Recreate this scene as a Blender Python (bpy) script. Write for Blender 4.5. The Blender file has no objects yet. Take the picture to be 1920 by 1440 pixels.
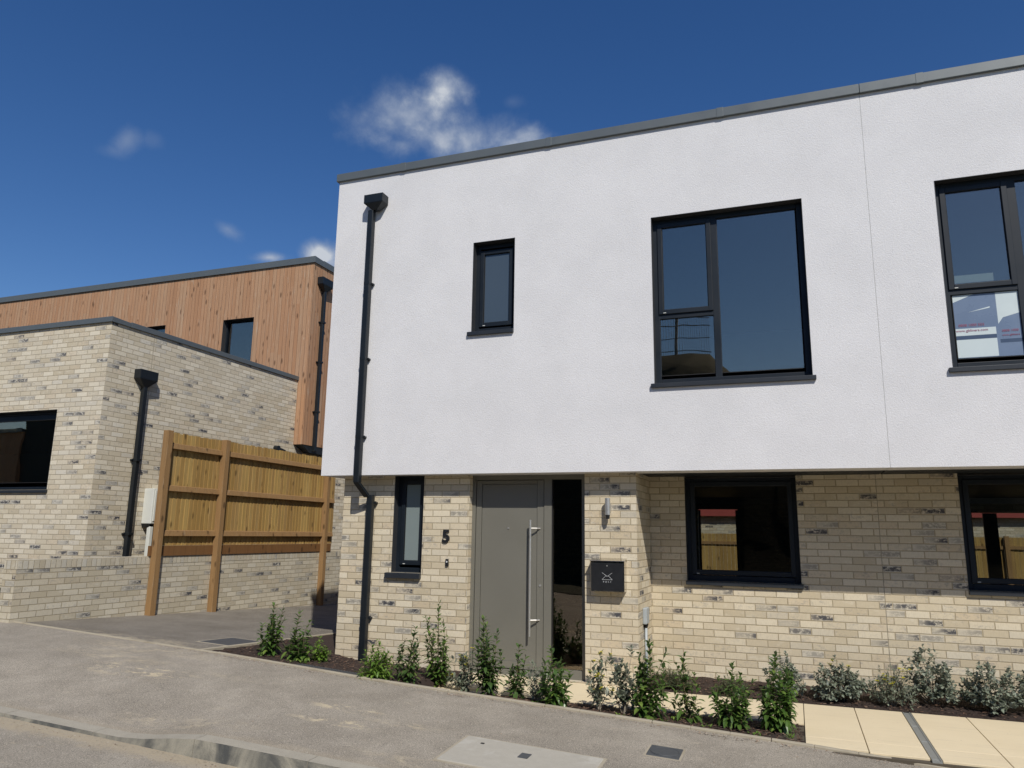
import bpy, math, random
import numpy as np
from mathutils import Vector, Matrix

SC = bpy.context.scene
COL = SC.collection
R = random.Random(7)

# ------------------------------------------------------------------ camera
F = Vector((-0.34245, 0.91916, 0.19524)).normalized()
yaw, pitch, roll = 0.3566, 0.1965, 0.0150
F = Vector((-math.sin(yaw)*math.cos(pitch), math.cos(yaw)*math.cos(pitch), math.sin(pitch)))
Rt0 = Vector((math.cos(yaw), math.sin(yaw), 0)); Up0 = Rt0.cross(F)
Rt = Rt0*math.cos(roll) + Up0*math.sin(roll); Up = -Rt0*math.sin(roll) + Up0*math.cos(roll)
cam_d = bpy.data.cameras.new('camera'); cam = bpy.data.objects.new('camera', cam_d); COL.objects.link(cam)
cam.matrix_world = Matrix(((Rt.x, Up.x, -F.x, 5.4685), (Rt.y, Up.y, -F.y, -7.9448), (Rt.z, Up.z, -F.z, 1.3943), (0, 0, 0, 1)))
cam_d.sensor_width = 36; cam_d.lens = 1406.89*36/1920; cam_d.clip_start = .05; cam_d.clip_end = 2000
SC.camera = cam

# ------------------------------------------------------------------ world and sun
SUN = Vector((0.69, -1.0, 1.22)).normalized()
elev = math.asin(SUN.z); azi = math.atan2(SUN.x, SUN.y)
world = bpy.data.worlds.new('World'); SC.world = world; world.use_nodes = True
wn, wl = world.node_tree.nodes, world.node_tree.links
wn.clear()
def N(tree, typ, **kw):
    n = tree.nodes.new(typ)
    for k, v in kw.items():
        if k in n.inputs.keys() if isinstance(k, str) else False: n.inputs[k].default_value = v
        else: setattr(n, k, v)
    return n
WT = world.node_tree
sky = WT.nodes.new('ShaderNodeTexSky'); sky.sky_type = 'NISHITA'; sky.sun_disc = False
sky.sun_elevation = elev; sky.sun_rotation = azi
sky.altitude = 300; sky.air_density = 1.0; sky.dust_density = 0.35; sky.ozone_density = 2.2
bg = WT.nodes.new('ShaderNodeBackground'); bg.inputs['Strength'].default_value = 0.085
wo = WT.nodes.new('ShaderNodeOutputWorld')
def wmath(op, a, b=None, c=None):
    n = WT.nodes.new('ShaderNodeMath'); n.operation = op
    for i, x in enumerate((a, b, c)):
        if x is None: continue
        if isinstance(x, (int, float)): n.inputs[i].default_value = x
        else: WT.links.new(x, n.inputs[i])
    return n.outputs[0]
tc = WT.nodes.new('ShaderNodeTexCoord')
nz = WT.nodes.new('ShaderNodeTexNoise'); nz.inputs['Scale'].default_value = 13; nz.inputs['Detail'].default_value = 6; nz.inputs['Roughness'].default_value = .5
nz.inputs['Distortion'].default_value = .25
WT.links.new(tc.outputs['Generated'], nz.inputs['Vector'])
nz2 = WT.nodes.new('ShaderNodeTexNoise'); nz2.inputs['Scale'].default_value = 34; nz2.inputs['Detail'].default_value = 6; nz2.inputs['Roughness'].default_value = .6
WT.links.new(tc.outputs['Generated'], nz2.inputs['Vector'])
nmix = wmath('ADD', wmath('MULTIPLY', nz.outputs['Fac'], .72), wmath('MULTIPLY', nz2.outputs['Fac'], .28))
CLOUDS = [((-.424, .750, .508), .100, .052, 1.02, 4), ((-.392, .752, .527), .066, .038, .86, 14), ((-.378, .753, .537), .056, .034, .9, 14), ((-.395, .778, .488), .095, .036, .62, 0),
          ((-.350, .800, .487), .085, .034, .62, 12), ((-.310, .818, .484), .055, .026, .85, 18), ((-.433, .764, .478), .05, .020, .40, 0),
          ((-.689, .581, .433), .022, .017, .34, 40), ((-.700, .576, .418), .018, .010, .18, 0), ((-.631, .687, .360), .026, .013, .38, -25),
          ((-.672, .600, .440), .016, .012, .12, 0),
          ((-.598, .728, .334), .030, .010, .8, 8), ((-.542, .766, .345), .034, .020, .95, 0), ((-.520, .780, .335), .05, .02, .9, 0),
          ((-.301, .794, .528), .018, .010, .12, 0)]
total = None
for c, sx, sy, dens, rot in CLOUDS:
    c = Vector(c).normalized(); r_ = c.cross(Vector((0, 0, 1))).normalized(); u_ = r_.cross(c)
    a = math.radians(rot); r2 = r_*math.cos(a) + u_*math.sin(a); u2 = -r_*math.sin(a) + u_*math.cos(a)
    def dot(v, s):
        n = WT.nodes.new('ShaderNodeVectorMath'); n.operation = 'DOT_PRODUCT'
        WT.links.new(tc.outputs['Generated'], n.inputs[0]); n.inputs[1].default_value = tuple(v/s)
        return n.outputs['Value']
    da, db = dot(r2, sx), dot(u2, sy)
    front = wmath('GREATER_THAN', dot(c, 1), .5)
    rr = wmath('SQRT', wmath('ADD', wmath('MULTIPLY', da, da), wmath('MULTIPLY', db, db)))
    m = wmath('SUBTRACT', 1.0, rr)
    m = wmath('ADD', m, wmath('MULTIPLY', wmath('SUBTRACT', nmix, .5), 2.0 if sx > .095 and dens > 1 else 2.8))
    n = WT.nodes.new('ShaderNodeMapRange'); n.interpolation_type = 'SMOOTHSTEP'
    n.inputs['From Min'].default_value = 0.0; n.inputs['From Max'].default_value = 1.25
    WT.links.new(m, n.inputs['Value'])
    m = wmath('MULTIPLY', wmath('MULTIPLY', n.outputs['Result'], dens), front)
    total = m if total is None else wmath('ADD', wmath('MAXIMUM', total, m), wmath('MULTIPLY', wmath('MINIMUM', total, m), .35))
alpha = wmath('MINIMUM', total, .93)
hsv = WT.nodes.new('ShaderNodeHueSaturation'); hsv.inputs['Hue'].default_value = .510; hsv.inputs['Saturation'].default_value = 1.30; hsv.inputs['Value'].default_value = 1.08
WT.links.new(sky.outputs[0], hsv.inputs['Color'])
ccol = WT.nodes.new('ShaderNodeMix'); ccol.data_type = 'RGBA'
ccol.inputs['A'].default_value = (3.6, 4.4, 5.8, 1); ccol.inputs['B'].default_value = (6.9, 7.3, 7.9, 1)
WT.links.new(wmath('MINIMUM', wmath('MULTIPLY', wmath('MULTIPLY', total, total), 1.1), 1.0), ccol.inputs['Factor'])
wm = WT.nodes.new('ShaderNodeMix'); wm.data_type = 'RGBA'
WT.links.new(alpha, wm.inputs['Factor']); WT.links.new(hsv.outputs[0], wm.inputs['A']); WT.links.new(ccol.outputs['Result'], wm.inputs['B'])
WT.links.new(wm.outputs['Result'], bg.inputs['Color']); WT.links.new(bg.outputs[0], wo.inputs['Surface'])
sd = bpy.data.lights.new('sun', 'SUN'); sd.energy = 4.3; sd.angle = math.radians(.53); sd.color = (1.0, .955, .88)
sun = bpy.data.objects.new('sun', sd); COL.objects.link(sun); sun.rotation_euler = SUN.to_track_quat('Z', 'Y').to_euler(); sun.location = SUN*60
SC.view_settings.view_transform = 'Standard'; SC.view_settings.look = 'None'; SC.view_settings.exposure = 0; SC.view_settings.gamma = 1
SC.cycles.max_bounces = 10; SC.cycles.transparent_max_bounces = 24; SC.cycles.glossy_bounces = 5

# ------------------------------------------------------------------ materials
class M:
    """small helper for node materials"""
    def __init__(s, name):
        s.m = bpy.data.materials.new(name); s.m.use_nodes = True; s.t = s.m.node_tree; s.t.nodes.clear()
        s.out = s.t.nodes.new('ShaderNodeOutputMaterial')
        s.b = s.t.nodes.new('ShaderNodeBsdfPrincipled'); s.t.links.new(s.b.outputs[0], s.out.inputs['Surface'])
    def lk(s, a, b): s.t.links.new(a, b)
    def put(s, sock, x):
        if x is None: return
        if hasattr(x, 'links') or hasattr(x, 'is_linked'): s.t.links.new(x, sock)
        else:
            if isinstance(x, tuple) and len(x) == 3 and sock.type == 'RGBA': x = (*x, 1)
            sock.default_value = x
    def math(s, op, a, b=None, c=None, clamp=False):
        n = s.t.nodes.new('ShaderNodeMath'); n.operation = op; n.use_clamp = clamp
        for i, x in enumerate((a, b, c)): s.put(n.inputs[i], x) if x is not None else None
        return n.outputs[0]
    def mix(s, f, a, b, mode='MIX'):
        n = s.t.nodes.new('ShaderNodeMix'); n.data_type = 'RGBA'; n.blend_type = mode
        s.put(n.inputs['Factor'], f); s.put(n.inputs['A'], a); s.put(n.inputs['B'], b); return n.outputs['Result']
    def rng(s, x, a, b, c=0.0, d=1.0, smooth=True):
        n = s.t.nodes.new('ShaderNodeMapRange'); n.interpolation_type = 'SMOOTHSTEP' if smooth else 'LINEAR'
        s.put(n.inputs['Value'], x)
        for k, v in zip(('From Min', 'From Max', 'To Min', 'To Max'), (a, b, c, d)): n.inputs[k].default_value = v
        return n.outputs['Result']
    def coord(s, kind='Object', scale=(1, 1, 1), loc=(0, 0, 0)):
        t = s.t.nodes.new('ShaderNodeTexCoord')
        mp = s.t.nodes.new('ShaderNodeMapping'); mp.inputs['Scale'].default_value = scale; mp.inputs['Location'].default_value = loc
        s.lk(t.outputs[kind], mp.inputs['Vector']); return mp.outputs[0]
    def noise(s, vec, scale, detail=4, rough=.55, out='Fac', dist=0):
        n = s.t.nodes.new('ShaderNodeTexNoise'); n.inputs['Scale'].default_value = scale; n.inputs['Detail'].default_value = detail
        n.inputs['Roughness'].default_value = rough; n.inputs['Distortion'].default_value = dist
        if vec is not None: s.lk(vec, n.inputs['Vector'])
        return n.outputs[out]
    def white(s, vec, out='Value'):
        n = s.t.nodes.new('ShaderNodeTexWhiteNoise'); n.noise_dimensions = '3D'; s.lk(vec, n.inputs['Vector']); return n.outputs[out]
    def comb(s, x, y, z=0.0):
        n = s.t.nodes.new('ShaderNodeCombineXYZ')
        for i, v in enumerate((x, y, z)): s.put(n.inputs[i], v)
        return n.outputs[0]
    def sep(s, v):
        n = s.t.nodes.new('ShaderNodeSeparateXYZ'); s.lk(v, n.inputs[0]); return n.outputs
    def bump(s, h, strength=.3, dist=.01):
        n = s.t.nodes.new('ShaderNodeBump'); n.inputs['Strength'].default_value = strength; n.inputs['Distance'].default_value = dist
        s.lk(h, n.inputs['Height']); s.lk(n.outputs[0], s.b.inputs['Normal']); return n
    def set(s, **k):
        for kk, v in k.items(): s.put(s.b.inputs[kk.replace('_', ' ')], v)
        return s.m

def brick_mat(name, bw=.225, bh=.075, stagger=.5, tint=(1, 1, 1), seed=0.0, smudge=.17):
    m = M(name); uv = m.sep(m.coord('UV')); u, v = uv[0], uv[1]
    row = m.math('FLOOR', m.math('DIVIDE', v, bh))
    odd = m.math('FLOORED_MODULO', row, 2.0)
    uu = m.math('ADD', m.math('DIVIDE', u, bw), m.math('MULTIPLY', odd, stagger))
    col = m.math('FLOOR', uu)
    fu = m.math('SUBTRACT', uu, col); fv = m.math('SUBTRACT', m.math('DIVIDE', v, bh), row)
    idv = m.comb(col, row, seed)
    w = m.t.nodes.new('ShaderNodeTexWhiteNoise'); w.noise_dimensions = '3D'; m.lk(idv, w.inputs['Vector'])
    rnd = m.sep(w.outputs['Color']); r1, r2, r3 = rnd[0], rnd[1], rnd[2]
    p = m.comb(u, v, seed)
    wob = m.math('MULTIPLY', m.math('SUBTRACT', m.noise(p, 38, 3), .5), .007)
    # distance to the brick's edge in metres
    eu = m.math('MULTIPLY', m.math('MINIMUM', fu, m.math('SUBTRACT', 1.0, fu)), bw)
    ev = m.math('MULTIPLY', m.math('MINIMUM', fv, m.math('SUBTRACT', 1.0, fv)), bh)
    e = m.math('ADD', m.math('MINIMUM', eu, ev), wob)
    mortar = m.rng(e, .0035, .0065, 1.0, 0.0)
    T = lambda c: tuple(a*b for a, b in zip(c, tint))
    base = m.mix(r1, T((.50, .42, .285)), T((.67, .59, .44)))
    base = m.mix(m.math('MULTIPLY', m.rng(r2, .6, 1.0), .6), base, T((.55, .515, .435)))
    base = m.mix(m.math('MULTIPLY', m.rng(r3, .75, 1.0), .45), base, T((.55, .43, .275)))
    # fine dragged face texture (vertical creasing) and pale lime bloom
    vert = m.noise(m.comb(m.math('MULTIPLY', u, 95.0), m.math('MULTIPLY', v, 26.0), r1), 1.0, 4, .6)
    big = m.noise(m.comb(m.math('MULTIPLY', u, 9.0), m.math('MULTIPLY', v, 16.0), r2), 1.0, 4, .6)
    base = m.mix(m.math('MULTIPLY', m.rng(vert, .42, .78), .38), base, T((.40, .34, .25)))
    base = m.mix(m.math('MULTIPLY', m.rng(big, .55, .75), .5), base, T((.66, .60, .48)))
    # blue-grey reduced patches: strong on a few bricks, faint on more
    sm = m.noise(m.comb(m.math('MULTIPLY', u, 21.0), m.math('MULTIPLY', v, 30.0), m.math('ADD', r1, seed)), 1.0, 5, .75)
    inner = m.rng(m.math('ADD', ev, m.math('MULTIPLY', wob, 1.5)), .004, .022)
    fade = m.rng(m.math('ADD', fu, m.math('MULTIPLY', m.math('SUBTRACT', r1, .5), 1.1)), .0, .75)
    strong = m.math('MULTIPLY', m.math('MULTIPLY', m.rng(r2, 1-smudge-.004, 1-smudge), m.math('MULTIPLY', m.rng(sm, .36, .54), m.math('ADD', .3, m.math('MULTIPLY', fade, .75)))), inner)
    weak = m.math('MULTIPLY', m.math('MULTIPLY', m.rng(r3, .45, .75), m.rng(sm, .48, .70)), .5)
    base = m.mix(weak, base, (.21, .205, .205))
    base = m.mix(m.math('MULTIPLY', strong, m.rng(r3, 0, .6, .45, .98)), base, (.045, .047, .058))
    wash = m.noise(p, .55, 4, .55)
    mort = m.mix(m.noise(p, 60, 2), T((.33, .27, .17)), T((.43, .355, .24)))
    c = m.mix(mortar, base, mort)
    c = m.mix(m.math('MULTIPLY', m.rng(wash, .35, .75), .16), c, T((.68, .62, .50)))
    h = m.math('SUBTRACT', m.math('ADD', m.math('MULTIPLY', vert, .16), m.math('ADD', m.math('MULTIPLY', big, .12), m.math('MULTIPLY', r1, .22))), mortar)
    m.bump(h, .75, .005)
    return m.set(Base_Color=c, Roughness=.9, **{'Specular_IOR_Level': .25})

def render_mat():
    m = M('white_render'); v = m.coord('Object')
    g = m.noise(v, 58, 3, .75); g2 = m.noise(v, 130, 2, .7); big = m.noise(m.coord('Object', (1, 1, 1)), 1.6, 5, .65)
    st = m.noise(m.coord('Object', (7, 7, .5)), 1, 4, .6)
    c = m.mix(m.rng(big, .3, .7), (.645, .638, .64), (.695, .687, .688))
    c = m.mix(m.math('MULTIPLY', m.rng(st, .6, .8), .04), c, (.66, .65, .65))
    c = m.mix(m.math('MULTIPLY', m.rng(g, .50, .70), .42), c, (.54, .53, .54))
    c = m.mix(m.math('MULTIPLY', m.rng(g2, .55, .7), .18), c, (.9, .9, .9))
    m.bump(m.math('ADD', g, m.math('MULTIPLY', g2, .7)), .50, .008)
    return m.set(Base_Color=c, Roughness=.92, **{'Specular_IOR_Level': .2})

def plain(name, col, rough=.5, metal=0.0, var=.12, bump=0.0, scale=18, spec=.5):
    m = M(name); n = m.noise(m.coord('Object'), scale, 5, .6)
    c = m.mix(n, tuple(x*(1-var) for x in col), tuple(min(1, x*(1+var)) for x in col))
    if bump: m.bump(n, bump, .004)
    r = m.rng(n, .3, .7, max(0, rough-.07), min(1, rough+.07), False)
    return m.set(Base_Color=c, Roughness=r, Metallic=metal, **{'Specular_IOR_Level': spec})

def timber_mat(name, cols, bw=None, grain=(22, 22, .9), wear=.35, groove=True, rough=.75):
    m = M(name)
    if bw:
        uv = m.sep(m.coord('UV')); q = m.math('DIVIDE', uv[0], bw); b = m.math('FLOOR', q); f = m.math('SUBTRACT', q, b)
        seg = m.math('FLOOR', m.math('ADD', m.math('DIVIDE', uv[1], 2.7), m.math('MULTIPLY', m.white(m.comb(b, 3.0, 1.0)), 1.0)))
        rv = m.t.nodes.new('ShaderNodeTexWhiteNoise'); rv.noise_dimensions = '3D'; m.lk(m.comb(b, seg, 0.0), rv.inputs['Vector'])
        rr = m.sep(rv.outputs['Color']); r1, r2 = rr[0], rr[1]
        gv = m.comb(m.math('MULTIPLY', uv[0], 42.0), m.math('MULTIPLY', uv[1], 1.3), m.math('MULTIPLY', r1, 20.0))
        gw = m.comb(m.math('MULTIPLY', uv[0], 14.0), m.math('MULTIPLY', uv[1], .8), m.math('MULTIPLY', r2, 20.0))
        fine = m.comb(m.math('MULTIPLY', uv[0], 160.0), m.math('MULTIPLY', uv[1], 3.0), r1)
    else:
        g = m.t.nodes.new('ShaderNodeNewGeometry'); r1 = g.outputs['Random Per Island']; r2 = m.math('FRACT', m.math('MULTIPLY', r1, 7.31))
        o = m.sep(m.coord('Object'))
        off = m.math('MULTIPLY', r1, 31.0)
        def gvec(a, bz): return m.comb(m.math('ADD', m.math('MULTIPLY', o[0], a), off), m.math('ADD', m.math('MULTIPLY', o[1], a), off), m.math('MULTIPLY', o[2], bz))
        gv, gw, fine = gvec(grain[0], grain[2]), gvec(9.0, grain[2]*1.2), gvec(90.0, 3.0)
    A, B, Cc, G = cols
    g1 = m.noise(gv, 1, 6, .65, dist=1.2); g2 = m.noise(gw, 1, 4, .6, dist=2.5); g3 = m.noise(fine, 1, 3, .6)
    c = m.mix(r1, A, B)
    c = m.mix(m.math('MULTIPLY', m.rng(r2, .5, 1.0), .7), c, Cc)
    c = m.mix(m.math('MULTIPLY', m.rng(g1, .45, .72), .5), c, tuple(x*.55 for x in A))
    c = m.mix(m.math('MULTIPLY', m.rng(g2, .55, .8), wear), c, G)
    c = m.mix(m.math('MULTIPLY', m.rng(g3, .5, .75), .25), c, tuple(x*.5 for x in A))
    # knots
    vo = m.t.nodes.new('ShaderNodeTexVoronoi'); vo.inputs['Scale'].default_value = 1
    if bw: kv = m.comb(m.math('MULTIPLY', uv[0], 7.0), m.math('MULTIPLY', uv[1], 2.6), m.math('MULTIPLY', r1, 9.0))
    else: kv = m.comb(m.math('ADD', m.math('MULTIPLY', o[0], 7.0), off), m.math('ADD', m.math('MULTIPLY', o[1], 7.0), off), m.math('MULTIPLY', o[2], 3.2))
    m.lk(kv, vo.inputs['Vector'])
    c = m.mix(m.math('MULTIPLY', m.rng(vo.outputs['Distance'], .08, .24, 1, 0), .8), c, tuple(x*.3 for x in A))
    h = m.math('ADD', m.math('MULTIPLY', g1, .25), m.math('MULTIPLY', g3, .12))
    if bw:
        gr = m.rng(m.math('MULTIPLY', m.math('MINIMUM', f, m.math('SUBTRACT', 1.0, f)), bw), .0025, .006, 1, 0)
        if groove:
            c = m.mix(m.math('MULTIPLY', gr, .55), c, (.07, .04, .025)); h = m.math('SUBTRACT', h, m.math('MULTIPLY', gr, 2.0))
    m.bump(h, .5, .006)
    return m.set(Base_Color=c, Roughness=rough, **{'Specular_IOR_Level': .3})

def asphalt_mat(name, dark, light, sand=.5, seed=0.0, patch=None, gutter=None, tracks=False):
    m = M(name); v = m.coord('Object', loc=(seed, seed*2, 0)); o = m.sep(m.coord('Object'))
    agg = m.noise(v, 130, 3, .85); agg2 = m.noise(v, 48, 4, .75); blot = m.noise(v, 2.2, 6, .62, dist=.4); blot2 = m.noise(v, .7, 4, .5)
    sandn = m.noise(m.coord('Object', (1.0, 2.2, 1), (seed+4, 3, 0)), 3.4, 12, .80, dist=.3)
    fleck = m.noise(m.coord('Object', (1.0, 1.9, 1), (seed+9, 1, 0)), 13, 6, .7)
    c = m.mix(m.rng(blot, .3, .7), dark, light)
    c = m.mix(m.math('MULTIPLY', m.rng(blot2, .42, .68), .38), c, tuple(x*.80 for x in dark))
    c = m.mix(m.math('MULTIPLY', m.rng(agg, .53, .66), .7), c, tuple(min(1, x*1.9) for x in light))
    c = m.mix(m.math('MULTIPLY', m.rng(agg, .47, .36), .75), c, tuple(x*.30 for x in dark))
    c = m.mix(m.math('MULTIPLY', m.rng(agg2, .52, .68), .35), c, tuple(x*.6 for x in dark))
    sm = m.math('MULTIPLY', m.rng(sandn, .56, .76), sand)
    if patch:
        for px, py, rx, ry, k in patch:
            dx = m.math('DIVIDE', m.math('SUBTRACT', o[0], px), rx); dy = m.math('DIVIDE', m.math('SUBTRACT', o[1], py), ry)
            d = m.math('SQRT', m.math('ADD', m.math('MULTIPLY', dx, dx), m.math('MULTIPLY', dy, dy)))
            q = m.math('MULTIPLY', m.rng(d, .25, 1.1, 1, 0), m.rng(m.math('ADD', m.math('MULTIPLY', sandn, .72), m.math('MULTIPLY', fleck, .28)), .50 if k > 1 else .46, .55 if k > 1 else .66)); sm = m.math('MAXIMUM', sm, m.math('MULTIPLY', q, min(k, .92)))
    c = m.mix(sm, c, (.54, .455, .31))
    fl2 = m.math('MULTIPLY', m.rng(fleck, .68, .73), m.rng(blot2, .45, .6)); c = m.mix(m.math('MULTIPLY', fl2, .75), c, (.60, .56, .48))
    if gutter:
        for (y0, w, k) in gutter:
            edge = m.math('ADD', m.math('ABSOLUTE', m.math('SUBTRACT', o[1], y0)), m.math('MULTIPLY', m.math('SUBTRACT', sandn, .5), w*3.2))
            c = m.mix(m.math('MULTIPLY', m.math('MULTIPLY', m.rng(edge, w*.2, w, 1, 0), k), m.rng(agg2, .35, .6, .55, 1)), c, (.40, .335, .235))
    # fine shrinkage cracks and scuffs
    cr = m.t.nodes.new('ShaderNodeTexVoronoi'); cr.feature = 'DISTANCE_TO_EDGE'; cr.inputs['Scale'].default_value = .55
    wv = m.t.nodes.new('ShaderNodeVectorMath'); wv.operation = 'ADD'; m.lk(v, wv.inputs[0]); m.lk(m.noise(v, 2.5, 5, .6, out='Color'), wv.inputs[1]); m.lk(wv.outputs[0], cr.inputs['Vector'])
    ck = m.math('MULTIPLY', m.rng(cr.outputs['Distance'], .0, .006, 1, 0), m.rng(blot2, .52, .62)); c = m.mix(m.math('MULTIPLY', ck, .35), c, tuple(x*.35 for x in dark))
    m.bump(m.math('ADD', agg, m.math('MULTIPLY', agg2, .7)), .65, .007)
    return m.set(Base_Color=c, Roughness=.93, **{'Specular_IOR_Level': .2})

def glass_mat(name, refl=.22, tint=(.75, .82, .80)):
    m = M(name); t = m.t
    tr = t.nodes.new('ShaderNodeBsdfTransparent'); tr.inputs[0].default_value = (*tint, 1)
    gl = t.nodes.new('ShaderNodeBsdfGlossy'); gl.inputs['Roughness'].default_value = .0; gl.inputs['Color'].default_value = (.98, .82, .68, 1)
    lw = t.nodes.new('ShaderNodeLayerWeight'); lw.inputs['Blend'].default_value = .35
    f = m.math('ADD', refl, m.math('MULTIPLY', lw.outputs['Fresnel'], .55), clamp=True)
    wv = m.noise(m.coord('Object'), 1.6, 2, .5)
    bp = t.nodes.new('ShaderNodeBump'); bp.inputs['Strength'].default_value = .05; bp.inputs['Distance'].default_value = .02
    m.lk(wv, bp.inputs['Height']); m.lk(bp.outputs[0], gl.inputs['Normal'])
    mx = t.nodes.new('ShaderNodeMixShader'); m.lk(f, mx.inputs[0]); m.lk(tr.outputs[0], mx.inputs[1]); m.lk(gl.outputs[0], mx.inputs[2])
    t.links.new(mx.outputs[0], m.out.inputs['Surface']); return m.m

def leaf_mat(name, cols, trans=.25, rough=.42, back=None):
    m = M(name); g = m.t.nodes.new('ShaderNodeNewGeometry'); r = g.outputs['Random Per Island']
    c = m.mix(r, cols[0], cols[1]); r2 = m.math('FRACT', m.math('MULTIPLY', r, 13.7))
    c = m.mix(m.math('MULTIPLY', m.rng(r2, .75, 1.0), .8), c, cols[2])
    if back: c = m.mix(g.outputs['Backfacing'], c, back)
    n = m.noise(m.coord('Object'), 60, 2); c = m.mix(m.math('MULTIPLY', n, .3), c, tuple(x*.6 for x in cols[0]))
    m.set(Base_Color=c, Roughness=rough)
    tl = m.t.nodes.new('ShaderNodeBsdfTranslucent'); m.lk(m.mix(.5, c, tuple(min(1, x*1.6) for x in cols[1])), tl.inputs['Color'])
    mx = m.t.nodes.new('ShaderNodeMixShader'); mx.inputs[0].default_value = trans
    m.lk(m.b.outputs[0], mx.inputs[1]); m.lk(tl.outputs[0], mx.inputs[2]); m.t.links.new(mx.outputs[0], m.out.inputs['Surface'])
    return m.m

def concrete_mat(name, a, b, scale=9, stain=(.2, .19, .17), ks=.5, grain=220):
    m = M(name); v = m.coord('Object'); n = m.noise(v, scale, 6, .65); s = m.noise(v, scale*.3, 5, .6, dist=.6); g = m.noise(v, grain, 2, .7)
    c = m.mix(n, a, b); c = m.mix(m.math('MULTIPLY', m.rng(s, .52, .72), ks), c, stain); c = m.mix(m.math('MULTIPLY', m.rng(g, .5, .7), .25), c, tuple(x*.6 for x in a))
    m.bump(m.math('ADD', n, m.math('MULTIPLY', g, .5)), .35, .004)
    return m.set(Base_Color=c, Roughness=.88, **{'Specular_IOR_Level': .25})

MAT = {}
MAT['brick'] = brick_mat('cream_stock_brick')
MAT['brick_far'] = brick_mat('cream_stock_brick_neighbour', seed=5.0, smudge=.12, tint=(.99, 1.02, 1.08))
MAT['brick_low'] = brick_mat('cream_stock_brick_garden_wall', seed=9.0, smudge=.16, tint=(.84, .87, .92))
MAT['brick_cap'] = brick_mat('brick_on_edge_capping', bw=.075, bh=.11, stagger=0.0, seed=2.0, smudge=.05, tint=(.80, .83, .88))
MAT['render'] = render_mat()
MAT['coping'] = plain('grey_aluminium_coping', (.115, .130, .135), .42, .2, .06, scale=3)
MAT['frame'] = plain('anthracite_window_frame', (.0065, .011, .017), .5, 0, .08, scale=4, spec=.35)
MAT['sill'] = plain('anthracite_sill', (.016, .020, .026), .5, 0, .08, scale=4)
MAT['liner'] = plain('anthracite_reveal_liner', (.030, .032, .035), .55, 0, .08)
MAT['dark_trim'] = plain('dark_soffit_trim', (.012, .016, .021), .6, 0, .08)
MAT['pipe'] = plain('black_metal_downpipe', (.009, .012, .015), .42, .0, .15, scale=6, spec=.4)
MAT['door'] = plain('grey_brown_door_paint', (.157, .150, .124), .45, 0, .05, scale=2.5)
MAT['gap'] = plain('black_rubber_gasket', (.01, .01, .01), .8)
MAT['steel'] = plain('brushed_stainless_steel', (.60, .585, .55), .36, .75, .05, scale=40)
MAT['mirror'] = plain('polished_steel', (.55, .53, .50), .10, 1.0, .04, scale=10)
MAT['black'] = plain('matt_black_panel', (.012, .013, .015), .42)
MAT['lettersilver'] = plain('silver_print', (.55, .56, .56), .4)
MAT['white_plastic'] = plain('white_plastic_box', (.62, .63, .58), .5, 0, .06)
MAT['grey_plastic'] = plain('grey_plastic_conduit', (.34, .37, .38), .5, 0, .08)
MAT['interior'] = plain('plasterboard', (.40, .40, .38), .9)
MAT['int_floor'] = plain('screed_floor', (.16, .15, .14), .8)
MAT['glass'] = glass_mat('clear_window_glass', .21)
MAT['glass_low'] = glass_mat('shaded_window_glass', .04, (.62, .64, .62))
MAT['glass_side'] = glass_mat('side_light_glass', .10, (.7, .74, .72))
MAT['frost'] = plain('frosted_glass', (.20, .24, .235), .22, 0, .08, scale=1.2, spec=.7)
MAT['frost_up'] = plain('frosted_glass_upper', (.055, .075, .095), .12, 0, .08, scale=1.2, spec=.8)
MAT['film'] = plain('pale_printed_film', (.55, .62, .62), .35, 0, .05, scale=3)
MAT['film_blue'] = plain('blue_grey_film', (.15, .20, .29), .3, 0, .15, scale=3)
MAT['ink'] = plain('navy_ink', (.03, .06, .12), .5)
MAT['ink_red'] = plain('red_ink', (.30, .10, .16), .5)
MAT['cladding'] = timber_mat('larch_cladding', ((.40, .215, .115), (.44, .25, .14), (.44, .28, .17), (.49, .39, .29)), bw=.098, wear=.95)
MAT['pale'] = timber_mat('treated_fence_board', ((.33, .20, .062), (.46, .31, .105), (.36, .23, .09), (.52, .40, .20)), wear=.5)
MAT['post'] = timber_mat('treated_fence_post', ((.26, .15, .062), (.32, .195, .085), (.30, .205, .11), (.36, .28, .19)), wear=.45)
MAT['gravel_board'] = timber_mat('dark_gravel_board', ((.16, .075, .025), (.19, .095, .035), (.15, .08, .035), (.25, .17, .09)), wear=.25)
MAT['pavement'] = asphalt_mat('dusty_pavement_asphalt', (.25, .222, .180), (.345, .308, .252), .5, 0,
    patch=[(-1.0, -1.9, 1.0, .30, .75), (-.35, -2.25, .8, .30, 1.2), (-.9, -1.5, 1.3, .22, .8), (.6, -2.0, .6, .1, .5), (2.0, -2.35, .4, .12, 1.4), (2.1, -2.7, .45, .12, 1.2), (2.6, -2.5, .4, .1, 1.0), (1.1, -3.15, .8, .22, .7), (3.0, -3.2, .6, .16, .45), (4.0, -3.1, .5, .2, .35)],
    gutter=[(-3.40, .12, .30)])
MAT['drive'] = asphalt_mat('dark_driveway_asphalt', (.165, .146, .120), (.225, .203, .170), .30, 11.0, patch=[(-1.6, -1.05, 1.4, .28, .8)])
MAT['road'] = asphalt_mat('road_asphalt', (.25, .222, .18), (.34, .305, .25), .5, 23.0, patch=[(1.1, -4.35, .5, .12, .7)], gutter=[(-3.60, .20, .9)])
MAT['kerb'] = concrete_mat('weathered_kerb', (.12, .12, .108), (.27, .26, .225), 7, (.045, .05, .05), .95)
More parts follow.
